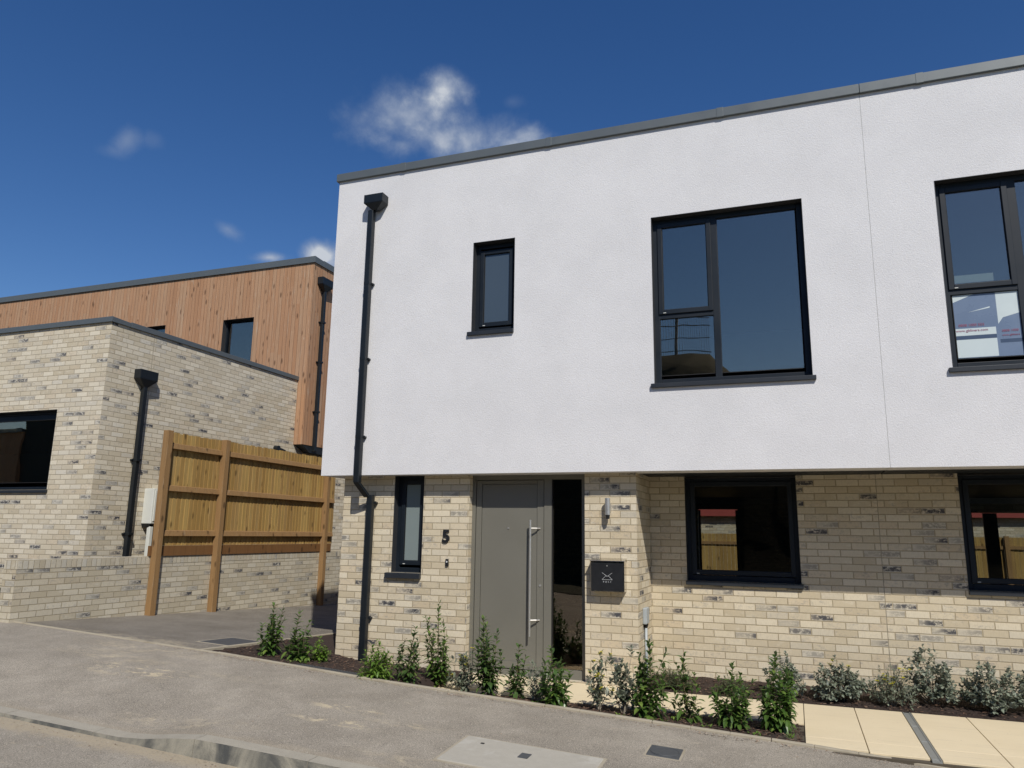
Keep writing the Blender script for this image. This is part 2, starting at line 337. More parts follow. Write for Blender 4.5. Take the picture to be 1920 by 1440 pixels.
MAT['edging'] = concrete_mat('concrete_edging', (.30, .265, .20), (.42, .37, .28), 7, (.22, .18, .12), .6)
MAT['pale_concrete'] = concrete_mat('pale_concrete_cover', (.33, .31, .26), (.42, .39, .33), 14, (.50, .48, .43), .5)
def slab_mat():
    m = M('buff_riven_slab'); v = m.coord('Object'); n = m.noise(v, 3, 5, .6); g = m.noise(v, 120, 3, .8)
    k = m.noise(m.coord('Object', (2.0, 26.0, 2)), 1, 5, .65, dist=.4); sp = m.noise(v, 42, 2, .6)
    ge = m.t.nodes.new('ShaderNodeNewGeometry'); ri = ge.outputs['Random Per Island']
    c = m.mix(n, (.64, .53, .345), (.74, .63, .425)); c = m.mix(m.math('MULTIPLY', ri, .25), c, (.60, .51, .35))
    c = m.mix(m.math('MULTIPLY', m.rng(k, .54, .74), .42), c, (.50, .42, .29)); c = m.mix(m.math('MULTIPLY', m.rng(g, .52, .7), .28), c, (.45, .37, .25))
    c = m.mix(m.math('MULTIPLY', m.rng(sp, .73, .77), .6), c, (.16, .12, .08))
    m.bump(m.math('ADD', k, g), .3, .003); return m.set(Base_Color=c, Roughness=.85)
MAT['slab'] = slab_mat()
MAT['joint'] = plain('dark_joint', (.08, .065, .045), .9)
MAT['channel'] = plain('galvanised_channel', (.36, .37, .35), .45, .5, .15, scale=30)
MAT['iron'] = plain('cast_iron_cover', (.075, .08, .085), .62, .2, .25, bump=.5, scale=60)
def kerb_face():
    m = M('stained_kerb'); v = m.coord('Object'); n = m.noise(v, 9, 6, .7); g = m.noise(v, 140, 2, .7)
    st = m.noise(m.coord('Object', (2.6, 1, 2.5)), 1, 5, .62, dist=.8)
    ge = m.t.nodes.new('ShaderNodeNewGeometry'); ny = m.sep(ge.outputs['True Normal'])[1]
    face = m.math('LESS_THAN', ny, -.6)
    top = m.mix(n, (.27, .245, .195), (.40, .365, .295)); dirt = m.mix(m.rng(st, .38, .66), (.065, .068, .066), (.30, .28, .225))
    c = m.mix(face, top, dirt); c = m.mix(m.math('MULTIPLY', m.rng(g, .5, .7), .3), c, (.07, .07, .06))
    m.bump(m.math('ADD', n, m.math('MULTIPLY', g, .5)), .5, .006); return m.set(Base_Color=c, Roughness=.9)
MAT['kerb'] = kerb_face()
def soil():
    m = M('bark_mulch_soil'); v = m.coord('Object'); n = m.noise(v, 55, 5, .75); n2 = m.noise(v, 12, 4, .6)
    c = m.mix(n, (.012, .008, .006), (.085, .050, .034)); c = m.mix(m.math('MULTIPLY', m.rng(n2, .5, .7), .4), c, (.05, .032, .024))
    m.bump(m.math('ADD', n, m.math('MULTIPLY', n2, 1.5)), 1.0, .03); return m.set(Base_Color=c, Roughness=.95)
MAT['soil'] = soil()
MAT['chips'] = leaf_mat('bark_chips', ((.030, .016, .010), (.14, .075, .045), (.32, .22, .15)), .0, .9)
MAT['grit'] = leaf_mat('grit', ((.20, .13, .08), (.42, .34, .25), (.60, .56, .48)), .0, .9)
MAT['stem'] = plain('plant_stem', (.13, .095, .05), .8)
MAT['stem_grey'] = plain('grey_plant_stem', (.30, .26, .20), .8)
MAT['leaf_dark'] = leaf_mat('evergreen_leaf', ((.055, .115, .024), (.115, .200, .040), (.23, .32, .065)), .30, .34, back=(.09, .15, .05))
MAT['leaf_deep'] = leaf_mat('deep_evergreen_leaf', ((.045, .092, .024), (.090, .158, .038), (.18, .24, .055)), .26, .36, back=(.07, .11, .045))
MAT['leaf_light'] = leaf_mat('light_green_leaf', ((.09, .17, .025), (.17, .29, .04), (.28, .38, .08)), .32, .42)
MAT['leaf_sage'] = leaf_mat('sage_leaf', ((.11, .135, .085), (.19, .215, .145), (.33, .35, .26)), .15, .6, back=(.40, .42, .34))
MAT['leaf_silver'] = leaf_mat('silver_grey_leaf', ((.14, .17, .12), (.22, .25, .18), (.36, .385, .30)), .12, .62, back=(.33, .36, .30))
MAT['leaf_hebe'] = leaf_mat('fine_grey_green_leaf', ((.07, .095, .045), (.125, .15, .075), (.19, .22, .12)), .2, .6)
MAT['flower'] = leaf_mat('yellow_petal', ((.66, .58, .03), (.78, .70, .05), (.85, .78, .14)), .4, .6)
MAT['grass'] = leaf_mat('rough_grass', ((.03, .05, .012), (.06, .085, .02), (.10, .11, .04)), .0, .9)
def ground_m():
    m = M('earth_and_grass'); n = m.noise(m.coord('Object'), 1.5, 8, .7)
    m.bump(n, .8, .1); return m.set(Base_Color=m.mix(n, (.018, .017, .009), (.04, .042, .017)), Roughness=.95)
MAT['ground'] = ground_m()
MAT['roof_red'] = plain('red_fascia', (.32, .06, .05), .6)
MAT['roof_dark'] = plain('dark_slate_roof', (.025, .03, .028), .8)
MAT['mesh_wire'] = plain('galvanised_wire', (.20, .20, .19), .6)

# ------------------------------------------------------------------ mesh helpers
def world_off(par):
    o = Vector((0, 0, 0))
    while par is not None: o += Vector(par.location); par = par.parent
    return o
class MB:
    def __init__(s): s.v = []; s.f = []; s.uvx = 0.0; s.uvy = 0.0
    def add(s, vs, fs):
        b = len(s.v); s.v += [tuple(p) for p in vs]; s.f += [tuple(i+b for i in f) for f in fs]
    def box(s, x0, x1, y0, y1, z0, z1):
        x0, x1 = min(x0, x1), max(x0, x1); y0, y1 = min(y0, y1), max(y0, y1); z0, z1 = min(z0, z1), max(z0, z1)
        s.add([(x0, y0, z0), (x1, y0, z0), (x1, y1, z0), (x0, y1, z0), (x0, y0, z1), (x1, y0, z1), (x1, y1, z1), (x0, y1, z1)],
              [(0, 3, 2, 1), (4, 5, 6, 7), (0, 1, 5, 4), (1, 2, 6, 5), (2, 3, 7, 6), (3, 0, 4, 7)]); return s
    def hexa(s, p):   # 8 points, bottom 4 ccw, top 4 ccw
        s.add(p, [(0, 3, 2, 1), (4, 5, 6, 7), (0, 1, 5, 4), (1, 2, 6, 5), (2, 3, 7, 6), (3, 0, 4, 7)]); return s
    def tube(s, pts, r, n=10, caps=True):
        pts = [Vector(p) for p in pts]; rs = r if isinstance(r, (list, tuple)) else [r]*len(pts); rings = []
        for i, p in enumerate(pts):
            d = (pts[min(i+1, len(pts)-1)] - pts[max(i-1, 0)]).normalized()
            a = d.orthogonal().normalized() if i == 0 else (prev - d*prev.dot(d)).normalized()
            prev = a; b = d.cross(a)
            rings.append([p + (a*math.cos(2*math.pi*k/n) + b*math.sin(2*math.pi*k/n))*rs[i] for k in range(n)])
        vs = [q for r_ in rings for q in r_]; fs = []
        for i in range(len(pts)-1):
            for k in range(n): fs.append((i*n+k, i*n+(k+1) % n, (i+1)*n+(k+1) % n, (i+1)*n+k))
        if caps: fs.append(tuple(range(n))[::-1]); fs.append(tuple((len(pts)-1)*n+k for k in range(n)))
        s.add(vs, fs); return s
    def build(s, name, mat, parent=None, bevel=0.0, smooth=False, **props):
        me = bpy.data.meshes.new(name); off = world_off(parent)
        me.from_pydata(s.v, [], s.f); me.update()
        uvl = me.uv_layers.new(name='UVMap'); co = np.array(s.v, dtype=float)
        nv = np.zeros(len(me.polygons)*3); me.polygons.foreach_get('normal', nv); nv = np.abs(nv.reshape(-1, 3))
        li = np.zeros(len(me.loops), dtype=np.int32); me.loops.foreach_get('vertex_index', li)
        tot = np.zeros(len(me.polygons), dtype=np.int32); me.polygons.foreach_get('loop_total', tot)
        ax = np.repeat(nv.argmax(axis=1), tot); c = co[li]
        u = np.where(ax == 0, c[:, 1]+s.uvy, c[:, 0]+s.uvx); w = np.where(ax == 2, c[:, 1], c[:, 2])
        uvl.data.foreach_set('uv', np.stack([u, w], 1).ravel())
        if smooth: me.polygons.foreach_set('use_smooth', [True]*len(me.polygons))
        me.materials.append(mat)
        o = bpy.data.objects.new(name, me); COL.objects.link(o)
        if parent is not None: o.parent = parent; o.location = -off
        if bevel:
            b = o.modifiers.new('bevel', 'BEVEL'); b.width = bevel; b.segments = 2; b.limit_method = 'ANGLE'
        for k, v in props.items(): o[k] = v
        return o
def empty(name, loc, label, cat, group=None):
    o = bpy.data.objects.new(name, None); o.location = loc; o.empty_display_size = .2; COL.objects.link(o)
    o['label'] = label; o['category'] = cat
    if group: o['group'] = group
    return o
def tag(o, label, cat, group=None):
    o['label'] = label; o['category'] = cat
    if group: o['group'] = group
    return o
def struct(o): o['kind'] = 'structure'; return o

def wall_y(mb, y0, y1, x0, x1, z0, z1, holes):
    """wall slab facing -Y between y0 (outer) and y1 with rectangular holes (xa,xb,za,zb)"""
    xs = sorted({x0, x1, *[h[0] for h in holes], *[h[1] for h in holes]}); xs = [x for x in xs if x0 <= x <= x1]
    zs = sorted({z0, z1, *[h[2] for h in holes], *[h[3] for h in holes]}); zs = [z for z in zs if z0 <= z <= z1]
    solid = lambda i, j: 0 <= i < len(xs)-1 and 0 <= j < len(zs)-1 and not any(h[0]-1e-6 <= xs[i] and xs[i+1] <= h[1]+1e-6 and h[2]-1e-6 <= zs[j] and zs[j+1] <= h[3]+1e-6 for h in holes)
    for i in range(len(xs)-1):
        for j in range(len(zs)-1):
            if not solid(i, j): continue
            a, b, c, d = xs[i], xs[i+1], zs[j], zs[j+1]
            mb.add([(a, y0, c), (b, y0, c), (b, y0, d), (a, y0, d)], [(0, 1, 2, 3)])
            mb.add([(a, y1, c), (b, y1, c), (b, y1, d), (a, y1, d)], [(3, 2, 1, 0)])
            if not solid(i-1, j): mb.add([(a, y0, c), (a, y0, d), (a, y1, d), (a, y1, c)], [(0, 1, 2, 3)])
            if not solid(i+1, j): mb.add([(b, y0, c), (b, y1, c), (b, y1, d), (b, y0, d)], [(0, 1, 2, 3)])
            if not solid(i, j-1): mb.add([(a, y0, c), (a, y1, c), (b, y1, c), (b, y0, c)], [(0, 1, 2, 3)])
            if not solid(i, j+1): mb.add([(a, y0, d), (b, y0, d), (b, y1, d), (a, y1, d)], [(0, 1, 2, 3)])

def ring(mb, x0, x1, z0, z1, w, y0, y1, wb=None, wt=None, wr=None):
    wb = w if wb is None else wb; wt = w if wt is None else wt; wr = w if wr is None else wr
    mb.box(x0, x0+w, y0, y1, z0, z1); mb.box(x1-wr, x1, y0, y1, z0, z1)
    mb.box(x0+w, x1-wr, y0+.0005, y1, z0, z0+wb); mb.box(x0+w, x1-wr, y0+.0005, y1, z1-wt, z1)
def window(parent, x0, x1, z0, z1, yw, rec, lights, sill=None, glass='glass', fw=.055, pane_mats=None, label=None, dep=.07, bars=(), liner=True):
    """lights: list of (xa,xb,za,zb,opening)"""
    y = yw+rec; f = MB(); ring(f, x0, x1, z0, z1, fw, y, y+dep)
    for b in bars: f.box(b[0], b[1], y+.001, y+dep-.001, b[2], b[3])
    fr = f.build('window', MAT['frame'], parent, bevel=.004)
    if label: fr['label'] = label
    for i, (a, b, c, d, op) in enumerate(lights):
        if op:
            s = MB(); ring(s, a-.004, b+.004, c-.004, d+.004, .05, y-.016, y+.03)
            s.build('sash', MAT['frame'], fr, bevel=.004)
            h = MB(); h.box(a+.045, a+.075, y-.019, y-.0165, c+.006, c+.013); h.build('vent_tab', MAT['white_plastic'], fr)
            a, b, c, d = a+.05, b-.05, c+.05, d-.05; yp = y+.008
        else: yp = y+.022
        g = MB(); g.box(a-.005, b+.005, yp, yp+.006, c-.005, d+.005)
        pm = MAT[pane_mats[i]] if pane_mats else MAT[glass]
        g.build('pane', pm, fr)
        bd = MB(); ring(bd, a-.006, b+.006, c-.006, d+.006, .008, yp-.006, yp-.0005); bd.build('glazing_bead', MAT['gap'], fr)
    if sill:
        xa, xb, th, proj = sill; s = MB()
        s.hexa([(xa, yw-proj, z0-th), (xb, yw-proj, z0-th), (xb, y+.03, z0-th), (xa, y+.03, z0-th), (xa, yw-proj, z0-.006), (xb, yw-proj, z0-.006), (xb, y+.03, z0+.010), (xa, y+.03, z0+.010)])
        s.build('sill', MAT['sill'], fr, bevel=.003)
    if liner:
        q = MB(); q.box(x0, x0+.004, yw-.003, y, z0, z1); q.box(x1-.004, x1, yw-.003, y, z0, z1); q.box(x0+.004, x1-.004, yw-.003, y, z1-.004, z1); q.build('reveal_liner', MAT['liner'], fr)
    return fr
# ------------------------------------------------------------------ terrain functions
def Yk(X): return float(np.interp(X, [-3.6, -.2, 1.7, 5.5, 7], [-1.22, -1.28, -1.43, -1.45, -1.56]))
def zk(X): return .103-.047*X
def D(X, Y): return .26-.047*(X+3.345)-.047*(Y+1.26)
def sstep(a, b, x): t = min(1, max(0, (x-a)/(b-a))); return t*t*(3-2*t)
def zP(X, Y): return zk(X)+.02*(Y+1.35)
def dip(X): return .090*(1-sstep(.85, 1.65, X))
def pav(X, Y): return zP(X, Y) - dip(X)*sstep(-2.3, -3.4, Y) if False else zP(X, Y) - dip(X)*(1-sstep(-3.42, -2.3, Y))
def road_z(X, Y=-3.6): return zk(X)+.02*(-3.55+1.35)-.112 + .012*min(2.5, max(0, -3.55-Y))
def bed(X, Y):
    k = Yk(X)
    if X < 1.95:
        zw = float(np.interp(X, [-.5, .2, .55, 2], [D(-.5, .2), -.055, -.104, -.14])); t = min(1, max(0, (Y-k)/(.2-k)))
        if Y > .2: zw -= .047*(Y-.2)
    else: zw = -.165; t = min(1, max(0, (Y-k)/(-.7-k)))
    return zk(X)-.018+(zw-zk(X)+.018)*t
def grid(fn, xs, ys, mb=None):
    mb = mb or MB(); b = len(mb.v)
    for y in ys:
        for x in xs: mb.v.append((x, y, fn(x, y)))
    nx = len(xs)
    for j in range(len(ys)-1):
        for i in range(nx-1): mb.f.append((b+j*nx+i, b+j*nx+i+1, b+(j+1)*nx+i+1, b+(j+1)*nx+i))
    return mb
ls = lambda a, b, n: [float(x) for x in np.linspace(a, b, n)]
# big ground sheet reaching the horizon
def gz(x, y):
    xx = min(16, max(-14, x)); yy = min(22, max(-1.3, y))
    z = D(xx, yy)-.22 if y > -1.3 else zP(xx, -8.0)-.30
    return z
struct(grid(gz, [-600, -200, -60, -14, -9, -4, 0, 4, 8, 12, 16, 60, 200, 600], [-600, -200, -60, -20, -12, -8, -4, -1.31, -1.29, 2, 6, 10, 15, 22, 60, 200, 600]).build('ground', MAT['ground']))
# pavement
mb = MB(); xs = ls(-14, 16, 121); n = 26
for j in range(n+1):
    for x in xs:
        t = j/n; y = -3.42+(Yk(x)+3.42)*t; mb.v.append((x, y, pav(x, y)))
for j in range(n):
    for i in range(120): mb.f.append((j*121+i, j*121+i+1, (j+1)*121+i+1, (j+1)*121+i))
struct(mb.build('pavement', MAT['pavement'], smooth=True))
struct(grid(lambda x, y: road_z(x, y), ls(-14, 16, 61), ls(-9.6, -3.50, 14)).build('road', MAT['road'], smooth=True))
struct(grid(lambda x, y: pav(x, -3.4)+.02, ls(-14, 16, 31), ls(-12.5, -9.6, 4)).build('verge', MAT['ground']))
# road kerb, cast stones with a dropped length
mb = MB(); x = -14.0
while x < 16:
    x1 = x+.915; a, b = x+.003, x1-.003
    n = 4
    for q in range(n):
        p, r = a+(b-a)*q/n, a+(b-a)*(q+1)/n
        def top(X): return max(pav(X, -3.42)+.004, road_z(X)+.014)
        tp, tr = top(p), top(r)
        mb.hexa([(p, -3.56, road_z(p)-.1), (r, -3.56, road_z(r)-.1), (r, -3.418, tr-.2), (p, -3.418, tp-.2), (p, -3.535, tp-.003), (r, -3.535, tr-.003), (r, -3.418, tr), (p, -3.418, tp)])
    x = x1
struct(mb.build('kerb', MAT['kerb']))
# narrow concrete edging along the back of the pavement and beside the drive
mb = MB(); x = -14.0
while x < 9.5:
    a, b = x+.002, min(x+.912, 9.5)
    for q in range(3):
        p, r = a+(b-a)*q/3, a+(b-a)*(q+1)/3
        h = .012 if p < -.5 else .016
        mb.hexa([(p, Yk(p), zk(p)-.15), (r, Yk(r), zk(r)-.15), (r, Yk(r)+.05, zk(r)-.15), (p, Yk(p)+.05, zk(p)-.15), (p, Yk(p), zk(p)+h), (r, Yk(r), zk(r)+h), (r, Yk(r)+.05, zk(r)+h), (p, Yk(p)+.05, zk(p)+h)])
    x += .915
struct(mb.build('kerb', MAT['edging'], bevel=.006))
mb = MB(); y = Yk(-.5)+.05
while y < 9:
    a, b = y+.002, y+.912
    mb.hexa([(-.55, a, D(-.5, a)-.15), (-.5, a, D(-.5, a)-.15), (-.5, b, D(-.5, b)-.15), (-.55, b, D(-.5, b)-.15), (-.55, a, D(-.5, a)+.015), (-.5, a, D(-.5, a)+.015), (-.5, b, D(-.5, b)+.015), (-.55, b, D(-.5, b)+.015)])
    y += .915
struct(mb.build('kerb', MAT['edging'], bevel=.005))
# driveway
mb = MB(); xs = ls(-3.36, -.55, 12)
for y in ls(0, 1, 24):
    for x in xs: yy = Yk(x)+.05+(11-Yk(x))*y; mb.v.append((x, yy, D(x, yy)))
for j in range(23):
    for i in range(11): mb.f.append((j*12+i, j*12+i+1, (j+1)*12+i+1, (j+1)*12+i))
struct(mb.build('driveway', MAT['drive'], smooth=True))
# garden soil behind the low wall
struct(grid(lambda x, y: .45+.0*x, ls(-14, -3.57, 5), ls(-1.2, 9, 5)).build('garden_soil', MAT['soil']))
# planting bed soil
NR = np.random.RandomState(4)
def rough(fn): return lambda x, y: fn(x, y)+float(NR.normal(0, .006))
mb = MB(); xs = ls(-.5, 1.97, 60)
for t in ls(0, 1, 40):
    for x in xs: y = Yk(x)+.05+(.26-Yk(x)-.05)*t; mb.v.append((x, y, bed(x, y)+float(NR.normal(0, .006))))
for j in range(39):
    for i in range(59): mb.f.append((j*60+i, j*60+i+1, (j+1)*60+i+1, (j+1)*60+i))
xs = ls(1.97, 5.455, 80); b0 = len(mb.v)
for t in ls(0, 1, 20):
    for x in xs: y = Yk(x)+.05+(-.705-Yk(x)-.05)*t; mb.v.append((x, y, bed(x, y)+float(NR.normal(0, .006))))
for j in range(19):
    for i in range(79): mb.f.append((b0+j*80+i, b0+j*80+i+1, b0+(j+1)*80+i+1, b0+(j+1)*80+i))
grid(lambda x, y: bed(x, y)+.002, ls(-.5, .24, 6), ls(.26, 8, 20), mb)
grid(lambda x, y: -.158+float(NR.normal(0, .005))+.03*(y-.14), ls(3.9, 12, 120), ls(.145, 1.02, 18), mb)
struct(mb.build('flower_bed', MAT['soil'], smooth=True))
# bark chips: thousands of flakes lying on the soil
mb = MB()
def flake(x, y, z, s, asp=2.6):
    a = R.uniform(0, 6.28); t = R.uniform(-.5, .5); t2 = R.uniform(-.4, .4)
    dx, dy = math.cos(a)*s*asp/2, math.sin(a)*s*asp/2; ex, ey = -math.sin(a)*s/2, math.cos(a)*s/2
    zt = abs(t)*s*asp*.4
    mb.add([(x-dx-ex, y-dy-ey, z+.001), (x+dx*.8-ex, y+dy*.8-ey, z+.001+zt), (x+dx+ex*.6, y+dy+ey*.6, z+.003+zt+t2*s*.3), (x-dx*.7+ex, y-dy*.7+ey, z+.004+t2*s*.3)], [(0, 1, 2, 3)])
for i in range(5200):
    x = R.uniform(-.48, 5.44)
    if x < 1.95: y = R.uniform(Yk(x)+.06, .18)
    else: y = R.uniform(Yk(x)+.06, -.72)
    flake(x, y, bed(x, y)+R.uniform(0, .012), R.uniform(.005, .014))
for i in range(3200):
    x = R.uniform(3.92, 9.5); y = R.uniform(.16, .98); flake(x, y, -.158+.03*(y-.14)+R.uniform(0, .012), R.uniform(.005, .014))
mb.build('bark_mulch', MAT['chips'], kind='stuff')
# grit and crumbs swept against the edging and kerb
mb = MB()
for i in range(1900):
    if i % 3: x = R.uniform(-1, 6.6); y = Yk(x)-abs(R.gauss(0, .06))-.004; z = pav(x, y)
    elif i % 3 == 0 and i % 2: x = R.uniform(-1.5, 3.2); y = -3.57-abs(R.gauss(0, .12)); z = road_z(x, y)
    else: x = R.uniform(-1.5, 6.5); y = R.uniform(-3.3, -1.5); z = pav(x, y)
    flake(x, y, z+.001, R.choice([.003, .004, .006, .009]), 1.5)
for cx in (4.35, 4.72, 4.9, 5.3, 1.0, 2.6, 5.1, -.1, .15):
    for q in range(7): x = cx+R.gauss(0, .05); y = Yk(x)-.05-abs(R.gauss(0, .03)); flake(x, y, pav(x, y)+.004, R.uniform(.006, .012), 2.8)
mb.build('gravel', MAT['grit'], kind='stuff')
# slabs of the front path
mb = MB(); slabs = []
jx = [1.95, 2.50, 3.10, 3.70, 4.30, 4.88, 5.46]
for i in range(6): slabs.append((jx[i], jx[i+1], -.70, .14))
for a, b in ((1.95, 2.5), (2.5, 3.1), (3.1, 3.7), (3.7, 3.895)): slabs.append((a, b, .14, .30 if a < 3.2 else .198))
for a, b in ((5.46, 5.90), (5.90, 6.30), (6.37, 6.81), (6.81, 7.25), (7.25, 7.7), (7.7, 8.3), (8.3, 9.1)):
    slabs.append((a, b, -1.13, .14)); slabs.append((a, b, Yk((a+b)/2)+.055, -1.13))
for a, b, c, d in slabs: mb.box(a+.003, b-.003, c+.003, d-.003, -.21, -.15)
struct(mb.build('path', MAT['slab'], bevel=.003))
struct(MB().box(1.9, 9.15, -1.5, .32, -.22, -.165).build('path_bedding', MAT['joint']))
m_ = MB(); m_.box(6.303, 6.367, -1.49, .138, -.2, -.1535); m_.box(6.303, 6.313, -1.49, .138, -.1535, -.149); m_.box(6.357, 6.367, -1.49, .138, -.1535, -.149)
for k in range(3): m_.box(6.303, 6.367, -1.46+.52*k+.02, -1.456+.52*k+.02, -.1535, -.1495)
tag(m_.build('drain_channel', MAT['channel']), 'narrow grey metal drainage channel running across the buff paving slabs', 'drain')

# ------------------------------------------------------------------ drain covers
def plane_box(mb, pts, fn, th, lift):
    lo = [(x, y, fn(x, y)-th) for x, y in pts]; hi = [(x, y, fn(x, y)+lift) for x, y in pts]; mb.hexa(lo+hi)
root = empty('inspection_cover', (3.65, -2.8, pav(3.65, -2.8)), 'large pale concrete cover slab set in the pavement, dark keyhole plate in its middle', 'drain cover')
mb = MB(); plane_box(mb, [(3.166, -3.09), (4.17, -3.09), (4.16, -2.52), (3.15, -2.52)], pav, .05, .008); mb.build('lid', MAT['pale_concrete'], root, bevel=.006)
mb = MB(); plane_box(mb, [(3.63, -2.80), (3.70, -2.80), (3.70, -2.70), (3.63, -2.70)], pav, 0, .0115); mb.build('keyhole_plate', MAT['iron'], root)
mb = MB(); plane_box(mb, [(3.30, -2.655), (3.325, -2.655), (3.325, -2.635), (3.30, -2.635)], pav, 0, .0115); mb.build('lifting_hole', MAT['gap'], root)
mb = MB(); plane_box(mb, [(3.146, -3.115), (4.19, -3.115), (4.18, -2.50), (3.13, -2.50)], pav, .05, .003); mb.build('frame', MAT['edging'], root)
root = empty('meter_cover', (4.51, -2.14, pav(4.51, -2.14)), 'small dark grey rectangular metal cover with raised oval in the pavement', 'drain cover')
mb = MB(); plane_box(mb, [(4.40, -2.27), (4.63, -2.27), (4.63, -2.02), (4.40, -2.02)], pav, .04, .006); mb.build('lid', MAT['iron'], root, bevel=.004)
mb = MB(); mb.tube([(4.515+.10*math.cos(a), -2.145+.105*math.sin(a), pav(4.515, -2.145)+.006-.047*(.10*math.cos(a))) for a in ls(0, 2*math.pi, 33)], .0035, 6, False); mb.build('raised_oval', MAT['iron'], root)
mb = MB(); plane_box(mb, [(4.385, -2.285), (4.645, -2.285), (4.645, -2.005), (4.385, -2.005)], pav, .04, .0025); mb.build('frame', MAT['edging'], root)
root = empty('drive_cover', (-.75, -.5, D(-.75, -.5)), 'dark square drain cover in the driveway beside the corner of the planting bed', 'drain cover')
mb = MB(); plane_box(mb, [(-1.0, -.72), (-.56, -.72), (-.56, -.17), (-1.0, -.17)], D, .04, .006); mb.build('lid', MAT['iron'], root, bevel=.004)
mb = MB(); plane_box(mb, [(-1.03, -.75), (-.555, -.75), (-.555, -.14), (-1.03, -.14)], D, .04, .003); mb.build('frame', MAT['edging'], root)
# cellular plastic cover lying in the bed
mb = MB(); bz = lambda x, y: bed(x, y)
plane_box(mb, [(.62, -1.24), (1.60, -1.33), (1.50, -1.14), (.66, -1.06)], bz, .02, .016)
for i in range(26):
    for j in range(4):
        x = .66+i*.035; y = -1.23+j*.042-i*.003; plane_box(mb, [(x, y), (x+.022, y), (x+.022, y+.028), (x, y+.028)], bz, 0, .026)
tag(mb.build('drain_grate', MAT['iron']), 'dark grey cellular plastic grate half buried in the bark mulch at the bed edge', 'grate')

# ------------------------------------------------------------------ house number 5
SH = empty('terraced_house', (3.2, 0, -.15), 'white rendered upper storey over cream brick, grey front door with number 5', 'house')
NH = empty('terraced_house', (9.7, 0, -.15), 'adjoining white rendered house at the right edge, window with printed film', 'house')
XJ = 6.3565; ZS, ZR = 2.061, 5.978; XE = 13.5; DEP = 8.5
W_big = (4.145, 5.728, 2.997, 4.898); W_sm = (1.981, 2.520, 3.745, 4.870); W_r = (6.960, 8.54, 2.997, 4.900)
L_sm = (.933, 1.330, .92, ZS); L_dr = (1.925, 3.312, -.14, ZS); L_w = (4.297, 5.512, .90, ZS); L_w2 = (7.087, 8.35, .90, ZS)
# upper storey: rendered walls
mb = MB(); wall_y(mb, 0, .32, 0, XJ-.0022, ZS, ZR, [W_big, W_sm]); mb.box(0, .32, .321, DEP, ZS, ZR); mb.box(.321, XJ-.004, DEP-.3, DEP, ZS, ZR)
mb.build('upper_wall', MAT['render'], SH)
mb = MB(); wall_y(mb, 0, .32, XJ+.0022, XE, ZS, ZR, [W_r]); mb.box(XE-.3, XE, .321, DEP, ZS, ZR); mb.box(XJ+.004, XE-.301, DEP-.3, DEP, ZS, ZR)
mb.build('upper_wall', MAT['render'], NH)
MB().box(XJ-.02, XJ+.02, .002, .2, ZS+.002, ZR).build('movement_joint', MAT['interior'], NH)
# flat soffit under the overhang, floor slab and flat roof
for rt, a, b in ((SH, 0.003, XJ-.003), (NH, XJ+.003, XE)):
    mb = MB(); mb.box(a+.01, b, .012, 1.30, ZS+.012, ZS+.14); mb.box(a+.33, b, 1.3, DEP-.31, ZS+.1, ZS+.3); mb.build('soffit', MAT['dark_trim'], rt)
    MB().box(a+.33 if a < 1 else a, b-.001, .33, DEP-.31, ZR-.35, ZR-.12).build('flat_roof', MAT['roof_dark'], rt)
# coping with upstands and joints
mb = MB(); x = -.03; cuts = [-.03, .971, 2.944, 4.942, XJ]
def coping(mb, a, b, z, y0=-.035, y1=.34, h=.105):
    mb.hexa([(a, y0, z), (b, y0, z), (b, y1, z), (a, y1, z), (a, y0, z+h), (b, y0, z+h), (b, y1, z+h-.015), (a, y1, z+h-.015)])
for a, b in zip(cuts[:-1], cuts[1:]): coping(mb, a+.002, b-.002, ZR-.002)
mb.hexa([(-.03, .345, ZR-.002), (.34, .345, ZR-.002), (.34, DEP+.03, ZR-.002), (-.03, DEP+.03, ZR-.002), (-.03, .345, ZR+.1), (.34, .345, ZR+.09), (.34, DEP+.03, ZR+.09), (-.03, DEP+.03, ZR+.1)])
cp = mb.build('coping', MAT['coping'], SH, bevel=.004)
for c in cuts[1:4]: MB().box(c-.035, c+.035, -.038, .345, ZR-.006, ZR+.107).build('joint_clip', MAT['coping'], cp, bevel=.002)
mb = MB(); cuts = [XJ, 6.919, 9.9, XE+.03]
for a, b in zip(cuts[:-1], cuts[1:]): coping(mb, a+.002, b-.002, ZR-.002)
cp = mb.build('coping', MAT['coping'], NH, bevel=.004); MB().box(6.885, 6.955, -.038, .345, ZR-.006, ZR+.107).build('joint_clip', MAT['coping'], cp, bevel=.002)
# lower brick walls
XC = 3.885; YR = 1.004
mb = MB(); mb.uvx = -.22; mb.uvy = -.2+.1125
wall_y(mb, .2, .42, .22, XC, -.45, ZS+.02, [L_sm, (L_dr[0], L_dr[1], -.14, ZS+.02)])
mb.box(.22, .44, .421, DEP, -.6, ZS+.02)
mb.box(XC-.22, XC, .421, YR+.2, -.45, ZS+.02)
mb.build('lower_wall', MAT['brick'], SH)
mb = MB(); mb.uvx = -.07; wall_y(mb, YR, YR+.28, XC+.001, 6.311, -.45, ZS+.02, [(L_w[0], L_w[1], L_w[2], ZS+.02)]); mb.build('recessed_wall', MAT['brick'], SH)
mb = MB(); mb.uvx = .03; wall_y(mb, YR, YR+.28, 6.319, XE, -.45, ZS+.02, [(L_w2[0], L_w2[1], L_w2[2], ZS+.02)]); mb.build('recessed_wall', MAT['brick'], NH)
MB().box(6.305, 6.325, YR+.004, YR+.2, -.4, ZS+.01).build('mastic_joint', MAT['edging'], NH)
